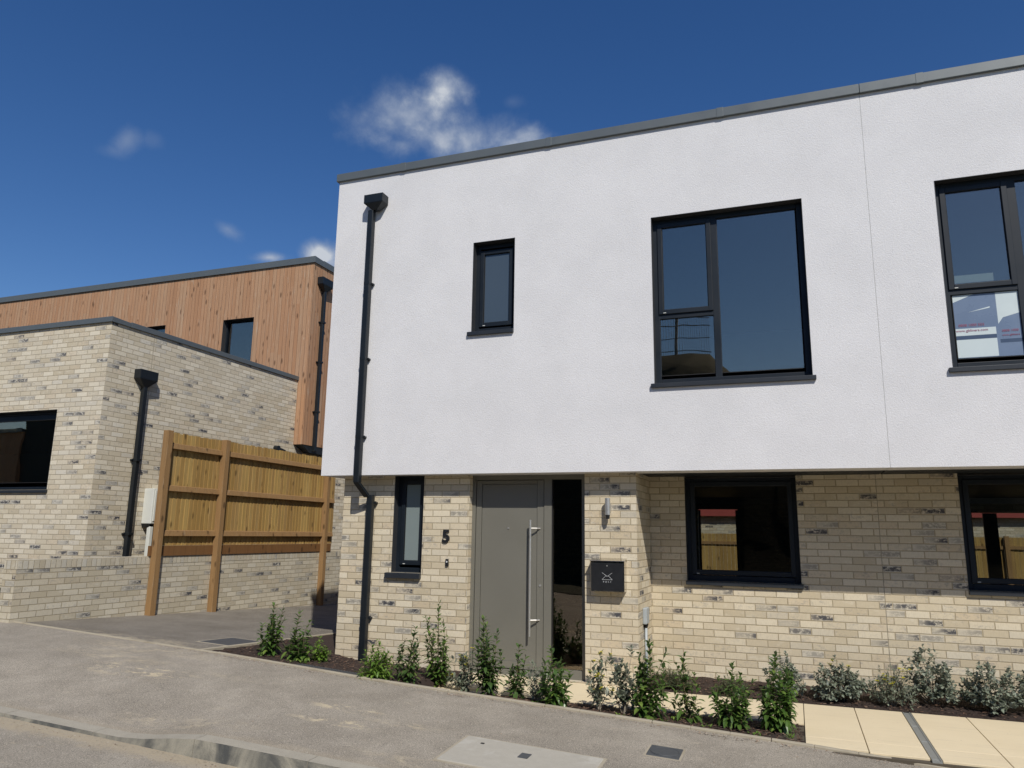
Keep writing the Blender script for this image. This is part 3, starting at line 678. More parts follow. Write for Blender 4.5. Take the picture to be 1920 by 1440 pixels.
# rear wall, floor, partition
BO = [(3.595, 4.398, -.13, 1.95)]
mb = MB(); wall_y(mb, DEP-.28, DEP, .441, XJ, -.6, ZS+.1, BO); mb.build('rear_wall', MAT['brick'], SH)
mb = MB(); wall_y(mb, DEP-.28, DEP, XJ+.002, XE, -.6, ZS+.1, [(8.563, 9.9, -.13, 1.90)]); mb.build('rear_wall', MAT['brick'], NH)
mb = MB(); mb.box(.445, XC-.225, .425, DEP-.29, -.42, -.13); mb.box(XC-.22, XJ-.06, YR+.285, DEP-.29, -.42, -.131); mb.build('floor', MAT['int_floor'], SH)
MB().box(XJ+.06, XE-.3, YR+.285, DEP-.29, -.42, -.131).build('floor', MAT['int_floor'], NH)
mb = MB(); mb.box(XJ-.06, XJ+.058, YR+.29, DEP-.285, -.13, ZS+.09); mb.box(XJ-.06, XJ-.006, .33, DEP-.31, ZS+.31, ZR-.36); mb.build('party_wall', MAT['interior'], SH)
mb = MB(); mb.box(3.10, 3.20, 2.4, DEP-.29, -.129, ZS+.09); mb.box(1.6, 1.7, .43, 3.0, -.129, ZS+.09); mb.build('partition', MAT['interior'], SH)
mb = MB(); mb.box(3.61, 3.65, DEP-.2, DEP-.15, -.12, 1.93); mb.box(4.35, 4.39, DEP-.2, DEP-.15, -.12, 1.93); mb.build('rear_door_frame', MAT['frame'], SH)
mb = MB(); mb.box(8.76, 8.98, DEP-.2, DEP-.13, -.12, 1.89); mb.build('rear_door_frame', MAT['frame'], NH)
# windows of house 5
a, b, c, d = W_big
window(SH, a, b, c, d, 0, .10, [(4.20, 4.775, 3.79, 4.84, True), (4.20, 4.775, 3.10, 3.735, False), (4.845, 5.655, 3.10, 4.83, False)],
       sill=(a-.035, b+.03, .05, .035), bars=[(4.775, 4.845, c+.055, d-.055), (a+.055, 4.775, 3.735, 3.79)], label='large upper window of three panes, two stacked at its left', fw=.06)
a, b, c, d = W_sm
window(SH, a, b, c, d, 0, .10, [(a+.065, b-.055, c+.08, d-.09, True)], sill=(a-.045, b+.0, .05, .035), pane_mats=['frost_up'], label='small narrow upper window', fw=.06)
a, b, c, d = L_sm
window(SH, a, b, c, d, .2, .10, [(a+.06, b-.045, c+.09, d-.05, True)], sill=(a-.065, b+.0, .065, .05), pane_mats=['frost'], label='narrow ground floor window with frosted pane', fw=.055)
a, b, c, d = L_w
window(SH, a, b, c, d, YR, .09, [(a+.055, b-.05, c+.07, d-.05, True)], sill=(a-.012, b+.02, .045, .04), glass='glass_low', label='dark square ground floor window in the shaded recess', fw=.06)
a, b, c, d = L_w2
window(NH, a, b, c, d, YR, .09, [(a+.055, b-.05, c+.07, d-.05, True)], sill=(a-.0, b+.02, .045, .04), glass='glass_low', label='dark ground floor window cut by the right edge', fw=.06)
a, b, c, d = W_r
wr = window(NH, a, b, c, d, 0, .10, [(7.015, 7.585, 3.79, 4.84, True), (7.035, 7.585, 3.10, 3.735, False), (7.665, 8.46, 3.10, 4.83, False)],
       sill=(a-.035, b+.03, .05, .035), bars=[(7.585, 7.665, c+.055, d-.055), (a+.055, 7.585, 3.735, 3.79)], label='upper window with printed film on its lower left pane', fw=.06)
# printed protective film on the glass
yf = .1+.0215
def fbox(x0, x1, z0, z1, mat, k=0): return MB().box(x0, x1, yf-.0008*(k+1), yf-.0008*k, z0, z1).build('film', MAT[mat], wr)
fbox(7.035, 7.585, 3.105, 3.735, 'film_blue')
fbox(7.037, 7.375, 3.110, 3.285, 'film', 1); fbox(7.037, 7.375, 3.325, 3.395, 'film', 1)
mb = MB(); mb.add([(7.037, yf-.0016, 3.66), (7.22, yf-.0016, 3.733), (7.037, yf-.0016, 3.733)], [(0, 1, 2)]); mb.add([(7.15, yf-.0016, 3.553), (7.34, yf-.0016, 3.585), (7.345, yf-.0016, 3.60)], [(0, 1, 2)]); mb.build('film', MAT['film'], wr)
fbox(7.037, 7.375, 3.287, 3.323, 'ink', 1)
mb = MB(); mb.add([(7.398, yf-.0016, 3.735), (7.585, yf-.0016, 3.735), (7.585, yf-.0016, 3.52), (7.44, yf-.0016, 3.48), (7.398, yf-.0016, 3.42)], [(4, 3, 2, 1, 0)]); mb.build('film', MAT['film'], wr)
fbox(7.40, 7.585, 3.235, 3.27, 'ink', 1)
MB().box(7.07, 7.40, .1235-.012, .1235-.011, 3.85, 3.93).build('film', MAT['film'], wr)
def text(body, size, loc, mat, parent, name='lettering', ext=.0008, rot=(math.pi/2, 0, 0), align='LEFT', shear=0, spacing=1.0, bold=0.0):
    cu = bpy.data.curves.new('tmp', 'FONT'); cu.body = body; cu.size = size; cu.extrude = ext; cu.align_x = align; cu.space_character = spacing; cu.shear = shear; cu.offset = bold
    t = bpy.data.objects.new('tmp', cu); COL.objects.link(t); bpy.context.view_layer.update()
    me = bpy.data.meshes.new_from_object(t.evaluated_get(bpy.context.evaluated_depsgraph_get())); bpy.data.objects.remove(t)
    me.transform(Matrix.Translation(Vector(loc)) @ Matrix.Rotation(rot[0], 4, 'X')); me.materials.clear(); me.materials.append(mat)
    o = bpy.data.objects.new(name, me); COL.objects.link(o)
    if parent is not None: off = world_off(parent); o.parent = parent; o.location = -off
    return o
text('0808 1000 555', .036, (7.065, yf-.003, 3.415), MAT['ink_red'], wr)
text('www.gbliners.com', .036, (7.040, yf-.003, 3.362), MAT['ink_red'], wr)
text('0808 1000', .032, (7.42, yf-.003, 3.34), MAT['ink_red'], wr)
text('www.gbliners', .026, (7.42, yf-.003, 3.30), MAT['ink_red'], wr)
# front door
y = .30; door = MB(); door.box(1.975, 2.040, y, y+.05, -.075, 2.0); door.box(2.040, 2.725, y+.001, y+.05, -.075, .0); door.box(2.728, 2.805, y, y+.05, -.075, 2.0); door.box(2.044, 2.724, y+.010, y+.048, .0, 1.955); door.box(2.040, 2.727, y, y+.05, 1.958, 2.0)
DR = door.build('front_door', MAT['door'], SH, bevel=.002)
fr = MB(); fr.box(1.925, 1.968, y-.012, y+.06, -.14, ZS+.01); fr.box(1.968, 3.312, y-.012, y+.06, 2.006, ZS+.01); fr.box(2.813, 2.905, y-.010, y+.06, -.14, 2.006)
fr.box(3.255, 3.312, y-.012, y+.06, -.14, 2.006); fr.box(2.905, 3.255, y-.010, y+.06, -.14, -.045); fr.box(1.968, 2.813, y-.02, y+.06, -.14, -.085)
fr.build('door_frame', MAT['door'], DR, bevel=.002)
g = MB(); g.box(1.966, 1.977, y+.03, y+.04, -.1, 2.01); g.box(2.803, 2.815, y+.03, y+.04, -.1, 2.01); g.box(2.722, 2.731, y+.03, y+.046, -.07, 2.0); g.box(1.968, 2.813, y+.03, y+.04, 1.998, 2.008); g.box(2.0395, 2.045, y+.02, y+.04, 0, 1.95); g.build('gasket', MAT['gap'], DR)
MB().box(2.90, 3.26, y+.02, y+.03, -.05, 2.01).build('side_light', MAT['glass_side'], DR)
MB().box(2.9045, 2.912, y-.011, y+.02, -.04, 2.005).build('glazing_bead', MAT['gap'], DR)
h = MB(); h.tube([(2.672, y-.075, .285), (2.672, y-.075, 1.548)], .0115, 14)
for z in (.455, 1.453): h.tube([(2.672, y-.075, z), (2.735, y-.03, z), (2.765, y, z)], .009, 8)
h.build('pull_handle', MAT['steel'], DR, smooth=False)
MB().tube([(2.768, y-.006, .826), (2.768, y+.01, .826)], .013, 14).build('lock_cylinder', MAT['steel'], DR)
MB().tube([(2.377, y+.004, 1.454), (2.377, y+.014, 1.454)], .010, 12).build('peephole', MAT['steel'], DR)
# house number, bell, lamp, letterbox
tag(text('5', .20, (1.592, .19, 1.283), MAT['black'], None, 'house_number', .008, bold=.006), 'black numeral 5 fixed to the cream brick left of the front door', 'house number')
root = empty('doorbell', (1.665, .2, 1.05), 'small black doorbell on the brick under the house number', 'doorbell')
MB().box(1.648, 1.684, .178, .2, 1.012, 1.092).build('body', MAT['black'], root, bevel=.004)
MB().tube([(1.668, .179, 1.06), (1.668, .174, 1.06)], .010, 14).build('button', MAT['lettersilver'], root)
root = empty('wall_lamp', (3.59, .2, 1.68), 'cylindrical stainless steel wall lamp on the brick right of the door', 'wall lamp')
MB().tube([(3.588, .125, 1.605), (3.588, .125, 1.785)], .030, 20).build('lamp_body', MAT['steel'], root, smooth=False)
mb = MB(); mb.tube([(3.588, .125, 1.562), (3.588, .125, 1.606)], [.018, .024], 16); mb.build('lamp_glass', MAT['black'], root)
MB().box(3.565, 3.611, .15, .2, 1.64, 1.74).build('bracket', MAT['steel'], root, bevel=.003)
root = empty('letterbox', (3.58, .2, .95), 'square steel letterbox with black front and envelope symbol, right of the door', 'letterbox')
mb = MB(); mb.box(3.405, 3.768, .085, .198, .805, 1.118); mb.build('body', MAT['mirror'], root, bevel=.004)
mb = MB(); mb.box(3.413, 3.760, .081, .0848, .815, 1.100); mb.build('front_panel', MAT['black'], root, bevel=.0015)
mb = MB(); mb.hexa([(3.398, .066, 1.119), (3.775, .066, 1.119), (3.775, .199, 1.119), (3.398, .199, 1.119), (3.398, .066, 1.124), (3.775, .066, 1.124), (3.775, .199, 1.150), (3.398, .199, 1.150)]); mb.build('lid', MAT['mirror'], root, bevel=.002)
mb = MB(); cx, cz = 3.585, .965
for p, q in (((-.055, .035), (0, -.002)), ((0, -.002), (.055, .035)), ((-.055, -.035), (-.012, .004)), ((.012, .004), (.055, -.035)), ((-.055, -.036), (.055, -.036))):
    mb.tube([(cx+p[0], .0802, cz+p[1]), (cx+q[0], .0802, cz+q[1])], .0016, 5)
mb.build('envelope_symbol', MAT['lettersilver'], root)
text('POST', .022, (cx, .0805, cz-.066), MAT['lettersilver'], root, 'lettering', .0004, align='CENTER', spacing=2.1)
MB().tube([(3.585, .078, 1.072), (3.585, .082, 1.072)], .007, 12).build('lock', MAT['steel'], root)
# service conduit on the return wall
root = empty('cable_conduit', (3.9, .56, -.15), 'grey plastic conduit with capped box on the brick return beside the recess', 'conduit')
MB().box(XC, XC+.045, .44, .60, .455, .625).build('cap_box', MAT['grey_plastic'], root, bevel=.01)
mb = MB(); mb.tube([(XC+.02, .52, -.2), (XC+.02, .52, .456)], .016, 12); mb.build('tube', MAT['grey_plastic'], root, smooth=True)
mb = MB(); mb.tube([(XC+.02, .52, .40), (XC+.02, .52, .455)], [.012, .03], 12); mb.build('collar', MAT['gap'], root)

# rainwater pipes
def hopper_y(cx, z1, yw, w=.275, d=.15, h=.115, tap=.085, pw=.075):
    mb = MB(); a, b = cx-w/2, cx+w/2; y0 = yw-d
    mb.box(a, b, y0, yw-.002, z1-h, z1)
    p = pw/2; yc = yw-.065
    mb.hexa([(cx-p, yc-p, z1-h-tap), (cx+p, yc-p, z1-h-tap), (cx+p, yc+p, z1-h-tap), (cx-p, yc+p, z1-h-tap), (a, y0, z1-h), (b, y0, z1-h), (b, yw-.002, z1-h), (a, yw-.002, z1-h)]); return mb
dp = MB(); PX = .563
dp.box(PX-.0375, PX+.0375, -.103, -.028, 1.965, 5.46)
dp.hexa([(PX+.01, .075, 1.80), (PX+.085, .075, 1.80), (PX+.085, .15, 1.80), (PX+.01, .15, 1.80), (PX-.0375, -.103, 1.965), (PX+.0375, -.103, 1.965), (PX+.0375, -.028, 1.965), (PX-.0375, -.028, 1.965)])
PL = .650
dp.box(PL-.0375, PL+.0375, .085, .16, -.16, 1.83)
PIPE = dp.build('downpipe', MAT['pipe'], SH, bevel=.008)
hopper_y(.643-.02, 5.655, 0).build('hopper', MAT['pipe'], PIPE, bevel=.004)
for z in (4.475, 3.497, 2.521):
    mb = MB(); mb.box(PX-.039, PX+.039, -.105, -.001, z-.02, z+.02); mb.box(PX+.039, PX+.060, -.045, -.001, z-.010, z+.010); mb.build('clip', MAT['pipe'], PIPE, bevel=.002)
for z in (1.735, .388):
    mb = MB(); mb.box(PL-.039, PL+.039, .083, .199, z-.02, z+.02); mb.box(PL+.039, PL+.060, .15, .199, z-.010, z+.010); mb.build('clip', MAT['pipe'], PIPE, bevel=.002)

# ------------------------------------------------------------------ neighbouring detached house on the left
BX, BY, BZ = -4.353, .487, 4.543; TX, TY, TZT, TZB = -4.128, 5.249, 7.184, 3.168
LH = empty('detached_house', (-7.5, 3, .35), 'cream brick ground floor with larch clad upper storey set back behind it', 'house')
W1 = (-8.6, -5.281, 1.95, 3.20)
mb = MB(); mb.uvx = -BX; mb.uvy = -BY+.1125
wall_y(mb, BY, BY+.3, -14, BX, .1, BZ, [W1]); mb.box(BX-.3, BX, BY+.301, 12, -.2, BZ if False else BZ)
mb.v = [(x, yy, z) for x, yy, z in mb.v]
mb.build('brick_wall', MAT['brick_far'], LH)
mb = MB(); coping(mb, -14, BX+.03, BZ, BY-.035, BY+.34, .085)
mb.hexa([(BX-.33, BY+.345, BZ), (BX+.03, BY+.345, BZ), (BX+.03, TY, BZ), (BX-.33, TY, BZ), (BX-.33, BY+.345, BZ+.07), (BX+.03, BY+.345, BZ+.085), (BX+.03, TY, BZ+.085), (BX-.33, TY, BZ+.07)])
mb.build('coping', MAT['coping'], LH, bevel=.004)
MB().box(-13.9, BX-.33, BY+.345, TY-.01, BZ-.25, BZ-.1).build('flat_roof', MAT['roof_dark'], LH)
MB().box(BX-.002, BX+.0015, 1.33, 1.342, .4, BZ).build('movement_joint', MAT['edging'], LH)
W2 = (-6.50, -5.648, 4.98, 6.072); W3 = (-8.75, -8.195, 5.2, 6.10)
mb = MB(); mb.uvx = .03; mb.uvy = .02
wall_y(mb, TY, TY+.2, -15.0, TX, TZB, TZT, [W2, W3]); mb.box(TX-.2, TX, TY+.201, 12, TZB, TZT)
mb.build('timber_wall', MAT['cladding'], LH)
mb = MB(); mb.hexa([(TX-.42, TY+.42, TZB-.15), (TX-.02, TY+.3, TZB-.15), (TX-.02, 12, TZB-.15), (TX-.42, 12, TZB-.15), (TX-.35, TY+.01, TZB-.001), (TX-.008, TY+.01, TZB-.001), (TX-.008, 12, TZB-.001), (TX-.35, 12, TZB-.001)])
mb.build('soffit', MAT['dark_trim'], LH)
MB().box(-14.9, TX-.25, TY+.25, 12, TZT-.3, TZT-.15).build('flat_roof', MAT['roof_dark'], LH)
mb = MB(); coping(mb, -15, TX+.03, TZT, TY-.035, TY+.3, .145)
mb.hexa([(TX-.33, TY+.305, TZT), (TX+.03, TY+.305, TZT), (TX+.03, 12, TZT), (TX-.33, 12, TZT), (TX-.33, TY+.305, TZT+.12), (TX+.03, TY+.305, TZT+.145), (TX+.03, 12, TZT+.145), (TX-.33, 12, TZT+.12)])
mb.build('coping', MAT['coping'], LH, bevel=.004)
a, b, c, d = W1
window(LH, a, b, c, d, BY, .10, [(a+.06, -7.0, c+.12, d-.16, False), (-6.94, b-.02, c+.12, d-.13, False)], sill=(a, b+.02, .05, .03), bars=[(-7.0, -6.94, c+.055, d-.055), (a+.055, b-.055, d-.14, d-.055)], label='wide window in the brick wall at the left edge', fw=.05)
a, b, c, d = W2
window(LH, a, b, c, d, TY, .12, [(a+.10, b-.03, c+.03, d-.06, False)], label='tall window in the larch cladding', fw=.03)
a, b, c, d = W3
window(LH, a, b, c, d, TY, .12, [(a+.05, b-.03, c+.03, d-.05, False)], label='window in the larch cladding mostly hidden by the coping', fw=.03)
mb = MB(); mb.box(-13.85, BX-.31, TY+.51, TY+.6, .3, BZ-.3); mb.box(-13.5, BX-.31, BY+.31, TY+.5, .3, .4); mb.box(-13.5, TX-.25, 11.8, 11.9, BZ, TZT-.35); mb.box(-13.5, BX-.31, TY+.5, 11.8, BZ-.05, BZ); mb.box(-13.8, -13.6, BY+.31, TY+.5, .3, BZ-.3); mb.build('interior_wall', MAT['interior'], LH)
# side downpipes
def side_pipe(xw, cy, ztop, zbot, clips, dirn=1, hop=(.36, .14, .15, .12)):
    w, d, h, tap = hop; p = .037
    mb = MB(); mb.box(xw+.02, xw+.095, cy-p, cy+p, zbot, ztop-h-tap+.02)
    o = mb.build('downpipe', MAT['pipe'], LH, bevel=.008)
    q = MB(); q.box(xw+.002, xw+d, cy-w/2, cy+w/2, ztop-h, ztop)
    q.hexa([(xw+.02, cy-p, ztop-h-tap), (xw+.095, cy-p, ztop-h-tap), (xw+.095, cy+p, ztop-h-tap), (xw+.02, cy+p, ztop-h-tap), (xw+.002, cy-w/2, ztop-h), (xw+d, cy-w/2, ztop-h), (xw+d, cy+w/2, ztop-h), (xw+.002, cy+w/2, ztop-h)])
    q.build('hopper', MAT['pipe'], o, bevel=.004)
    for z in clips:
        k = MB(); k.box(xw+.002, xw+.115, cy-p-.006, cy+p+.006, z-.02, z+.02); k.box(xw+.002, xw+.04, cy-p-.04, cy-p-.006, z-.012, z+.012); k.build('clip', MAT['pipe'], o, bevel=.002)
side_pipe(BX, 1.19, 3.90, .3, (2.45, 1.30))
side_pipe(TX, 5.60, 6.90, TZB-.12, (5.9, 5.0, 3.9), hop=(.42, .15, .16, .13))
root = empty('meter_box', (-4.25, 1.6, 1.7), 'white plastic meter box on the brick side wall, partly behind the fence post', 'meter box')
mb = MB(); mb.box(BX+.002, BX+.20, 1.47, 1.85, 1.46, 2.02); mb.build('case', MAT['white_plastic'], root, bevel=.01)
mb = MB(); mb.box(BX+.2, BX+.212, 1.50, 1.79, 1.50, 1.99); mb.build('cover', MAT['white_plastic'], root, bevel=.004)
mb = MB(); mb.hexa([(BX+.002, 1.50, 1.40), (BX+.12, 1.50, 1.40), (BX+.12, 1.7, 1.40), (BX+.002, 1.7, 1.40), (BX+.002, 1.475, 1.459), (BX+.19, 1.475, 1.459), (BX+.19, 1.81, 1.459), (BX+.002, 1.81, 1.459)]); mb.build('base', MAT['pipe'], root)
MB().box(BX+.1, BX+.17, 1.50, 1.57, .4, 1.42).build('conduit', MAT['white_plastic'], root, bevel=.01)
root = empty('vent_pipe', (BX, 4.72, 3.03), 'small black vent outlet poking from the brick just above the fence top', 'vent')
MB().tube([(BX, 4.66, 3.02), (BX+.10, 4.66, 3.02)], .055, 16).build('outlet', MAT['pipe'], root, smooth=False)
MB().tube([(BX+.02, 4.66, 3.02), (BX+.06, 4.80, 3.0), (BX+.06, 4.90, 2.98)], .035, 12).build('elbow', MAT['pipe'], root, smooth=True)

# ------------------------------------------------------------------ garden wall and fence
LX = -3.345; WT_ = .988
GW = empty('garden_wall', (LX-.11, 1, .1), 'low cream brick garden wall capped with bricks on edge along the driveway', 'wall')
mb = MB(); mb.uvy = 1.288+.1125; mb.uvx = .02
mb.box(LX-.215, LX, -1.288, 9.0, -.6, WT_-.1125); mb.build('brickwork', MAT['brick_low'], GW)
mb = MB(); mb.uvy = 1.288
for k in range(138): mb.box(LX-.2165, LX+.0015, -1.288+k*.075+.0012, -1.288+k*.075+.0738, WT_-.1125, WT_+R.uniform(-.0012, .0012))
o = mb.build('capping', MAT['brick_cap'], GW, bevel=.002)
uvl = o.data.uv_layers[0].data
for l in uvl: l.uv[1] = l.uv[1]-(WT_-.1125)+.0
FN = empty('wooden_fence', (LX, 3, WT_), 'close boarded timber fence with square posts standing over the low brick wall', 'fence')
FT = 2.83
mb = MB(); y = .80; k = 0
while y < 5.32:
    w = .108+R.uniform(-.004, .004); tl = R.uniform(-.012, .012)
    z0, z1 = 1.14, FT-.0+tl*.6
    mb.hexa([(LX-.022, y, z0), (LX-.005, y, z0), (LX-.014, y+w, z0), (LX-.022, y+w, z0), (LX-.022, y, z1), (LX-.005, y, z1), (LX-.014, y+w, z1), (LX-.022, y+w, z1)])
    y += .088; k += 1
mb.build('boards', MAT['pale'], FN)
for y0, z0 in ((.742, .10), (1.99, .04), (4.962, -.10)):
    top = FT+.01 if y0 < 4.5 else FT-.02
    MB().box(LX+.002, LX+.102, y0, y0+.102, D(LX, y0)-.3, top).build('post', MAT['post'], FN, bevel=.004)
for zc in (2.625, 1.990, 1.325):
    for a, b in ((.845, 1.988), (2.094, 4.960), (5.066, 5.33)):
        mb = MB(); mb.hexa([(LX+.0, a, zc-.045), (LX+.052, a, zc-.045), (LX+.052, b, zc-.045), (LX+.0, b, zc-.045), (LX+.0, a, zc+.045), (LX+.036, a, zc+.035), (LX+.036, b, zc+.035), (LX+.0, b, zc+.045)]); mb.build('rail', MAT['post'], FN, bevel=.003)
for a, b in ((.70, .74), (.845, 1.988), (2.094, 4.960), (5.066, 5.33)): MB().box(LX-.02, LX+.018, a, b, .992, 1.138).build('gravel_board', MAT['gravel_board'], FN)
# a few bolts
# ------------------------------------------------------------------ far side of the garden, seen through the rooms
def board_fence(name, x0, x1, y, z0, z1, label, posts):
    root = empty(name, ((x0+x1)/2, y, z0), label, 'fence'); mb = MB(); x = x0
    while x < x1: mb.box(x, x+.094, y+R.uniform(-.004, .004), y+.02, z0, z1); x += .1
    mb.build('boards', MAT['pale'], root)
    for p in posts: MB().box(p, p+.1, y-.1, y, z0, z1+.03).build('post', MAT['post'], root)
    for z in (z0+.35, (z0+z1)/2+.1, z1-.25): MB().box(x0, x1, y-.04, y-.001, z-.04, z+.04).build('rail', MAT['post'], root)
board_fence('garden_fence', -.0, 14, 14.0, -.85, 1.475, 'timber garden fence glimpsed through the ground floor windows', (2.85, 5.3, 7.9, 10.3))
root = empty('outbuilding', (6, 17, -.8), 'brick outbuilding with red fascia seen above the garden fence through a window', 'outbuilding')
MB().box(-3, 16, 16.0, 19.5, -.9, 2.0).build('brick_wall', MAT['brick_far'], root)
MB().box(-3.1, 16.1, 15.8, 16.0, 2.0, 2.28).build('fascia', MAT['roof_red'], root)
mb = MB(); mb.hexa([(-3.1, 15.85, 2.285), (16.1, 15.85, 2.285), (16.1, 19.7, 2.285), (-3.1, 19.7, 2.285), (-3.1, 17.8, 4.2), (16.1, 17.8, 4.2), (16.1, 17.9, 4.2), (-3.1, 17.9, 4.2)]); mb.build('roof', MAT['roof_dark'], root)

# ------------------------------------------------------------------ other side of the street (only mirrored in the glass)
def bank_h(x, y):
    hx = float(np.interp(x, [-40, -26, -14, -6, 2.2, 3.4, 5, 9, 30], [2, 3, 8.0, 8.2, 8.0, 7.9, 5.2, 4.9, 4.9]))
    return hx*sstep(-12.6, -18.5, y) if False else hx*(1-sstep(-18.5, -12.6, y)) - .3
mb = grid(lambda x, y: bank_h(x, y)+float(NR.normal(0, .06)), ls(-40, 30, 71), ls(-40, -12.6, 30))
struct(mb.build('hill', MAT['ground'], smooth=True))
root = empty('mesh_fence', (-2, -19, 8), 'wire mesh security fence on the bank across the street', 'fence')
mb = MB()
for k in range(110): x = -6+k*.082; mb.box(x, x+.010, -19, -18.98, bank_h(x, -19)-.3, bank_h(x, -19)+1.62)
for z in (.3, .8, 1.3, 1.6):
    for k in range(18): x = -6+k*.5; mb.hexa([(x, -19.03, bank_h(x, -19)+z), (x+.5, -19.03, bank_h(x+.5, -19)+z), (x+.5, -19.0, bank_h(x+.5, -19)+z), (x, -19.0, bank_h(x, -19)+z), (x, -19.03, bank_h(x, -19)+z+.025), (x+.5, -19.03, bank_h(x+.5, -19)+z+.025), (x+.5, -19.0, bank_h(x+.5, -19)+z+.025), (x, -19.0, bank_h(x, -19)+z+.025)])
mb.build('mesh_panel', MAT['mesh_wire'], root)
for k in range(4): x = -5.5+k*2.4; MB().box(x, x+.1, -19.1, -18.95, bank_h(x, -19)-.4, bank_h(x, -19)+1.7).build('post', MAT['mesh_wire'], root)
root = empty('clad_building', (-32, -16, 0), 'timber clad building on the far side of the street', 'building')
MB().box(-70, -24.9, -20, -13.2, -.5, 5.3).build('wall', MAT['cladding'], root)
MB().box(-70.1, -24.9, -20.1, -13.1, 5.3, 5.45).build('coping', MAT['coping'], root)
MB().box(-24.895, -19, -20, -13.3, -.5, 7.5).build('side_block', MAT['roof_dark'], root)

# ------------------------------------------------------------------ plants
class Plant:
    def __init__(s): s.leaf = MB(); s.stem = MB(); s.fls = []
    def one_leaf(s, mb, p, d, up, L, W, droop=.3, fold=.25):
        d = d.normalized(); side = d.cross(up)
        if side.length < 1e-4: side = d.cross(Vector((1, 0, 0)))
        side.normalize(); up = side.cross(d).normalized()
        def pt(t, s_, f): return p + d*(L*t) - Vector((0, 0, 1))*(droop*L*t*t) + side*(s_*W*.5) + up*(f*W*.5)
        vs = [pt(0, 0, 0), pt(.33, 0, 0), pt(.68, 0, 0), pt(1, 0, 0), pt(.3, -.85, fold), pt(.3, .85, fold), pt(.66, -.8, fold), pt(.66, .8, fold)]
        mb.add(vs, [(0, 1, 4), (0, 5, 1), (4, 1, 2, 6), (1, 5, 7, 2), (6, 2, 3), (2, 7, 3)])
    def shoot(s, base, tip, bend, n, L, W, r0=.005, start=.12, spiral=2.4, droop=.35, pitch=.35, taper=.45, jitter=.25):
        base, tip = Vector(base), Vector(tip); pts = []
        for i in range(7):
            t = i/6; q = base.lerp(tip, t) + Vector(bend)*math.sin(t*math.pi); pts.append(q)
        s.stem.tube(pts, [r0*(1-.7*i/6) for i in range(7)], 5, False)
        a = R.uniform(0, 6.28)
        for i in range(n):
            t = start+(1-start)*(i+R.random()*.7)/n; t = min(t, .999); k = t*6; j = int(k); p = pts[j].lerp(pts[min(j+1, 6)], k-j)
            ax = (pts[min(j+1, 6)]-pts[j]).normalized() if j < 6 else (tip-base).normalized()
            a += spiral+R.uniform(-.3, .3)
            o = ax.orthogonal().normalized(); o2 = ax.cross(o); out = o*math.cos(a)+o2*math.sin(a)
            el = pitch+R.uniform(-jitter, jitter)+(.55*t*t)
            d = out*math.cos(el)+ax*math.sin(el)
            l = L*(1-taper*t*t)*R.uniform(.75, 1.15)
            s.one_leaf(s.leaf, p, d, Vector((0, 0, 1)) if abs(d.z) < .9 else o, l, W*l/L*R.uniform(.85, 1.1), droop*R.uniform(.5, 1.4), .2)
    def blossom(s, p, r=.012):
        for k in range(5):
            a = k*1.256+R.random(); d = Vector((math.cos(a), math.sin(a), .45))
            s.one_leaf(s.fl, Vector(p), d, Vector((0, 0, 1)), r*1.4, r*1.1, .1, .1)
    def build(s, name, loc, label, cat, leafm, stemm='stem', group=None):
        root = empty(name, loc, label, cat, group)
        s.stem.build('stem', MAT[stemm], root, smooth=True); s.leaf.build('foliage', MAT[leafm], root)
        for f in s.fls: f.build('flower', MAT['flower'], root)
        return root
def laurel(x, y, z, w, h, label, leafm='leaf_dark', dens=1.0, lean=None, seed=None, low=.5):
    if seed is not None: R.seed(seed)
    P = Plant(); z -= .02; h += .02
    if lean is None: lean = R.uniform(-.09, .09)
    lf = R.uniform(.9, 1.12)
    P.shoot((x, y, z), (x+lean, y+R.uniform(-.03, .03), z+h), (R.uniform(-.03, .03), R.uniform(-.03, .03), 0), int(36*dens*h/.5), .100*lf, .045*lf, .006, .06, droop=R.uniform(.2, .4), pitch=.28, taper=.30, jitter=.5)
    w *= 1.08; dens *= .82; ns = int(4+w*32*dens)
    for q in range(R.choice([1, 2, 2])):
        a = R.uniform(0, 6.28); hh = h*R.uniform(.62, .95)
        P.shoot((x, y, z), (x+lean+math.cos(a)*w*.42, y+math.sin(a)*w*.3, z+hh), (R.uniform(-.04, .04), R.uniform(-.04, .04), 0), int(30*dens*hh/.5), .095*lf, .043*lf, .005, .06, droop=.3, pitch=.28, taper=.3, jitter=.55)
    for i in range(ns):
        a = R.uniform(0, 6.28); rr = w*.5*R.uniform(.25, .85); hh = h*R.choice([R.uniform(.3, .6), R.uniform(.55, .90)])*(1.05-.3*rr/(w*.5))
        b = Vector((x+R.uniform(-.03, .03), y+R.uniform(-.03, .03), z+h*R.uniform(0, .12)))
        P.shoot(b, (x+lean*.6+math.cos(a)*rr, y+math.sin(a)*rr*.8, z+hh), (math.cos(a)*.05, math.sin(a)*.05, R.uniform(-.04, .02)), int(20*dens*max(hh, .2)/.3), .090*lf, .040*lf, .0035, .15, droop=R.uniform(.2, .5), pitch=.30, taper=.25, jitter=.6)
    return P.build('shrub', (x, y, z), label, 'shrub', leafm, group='young shrubs planted in the front beds')
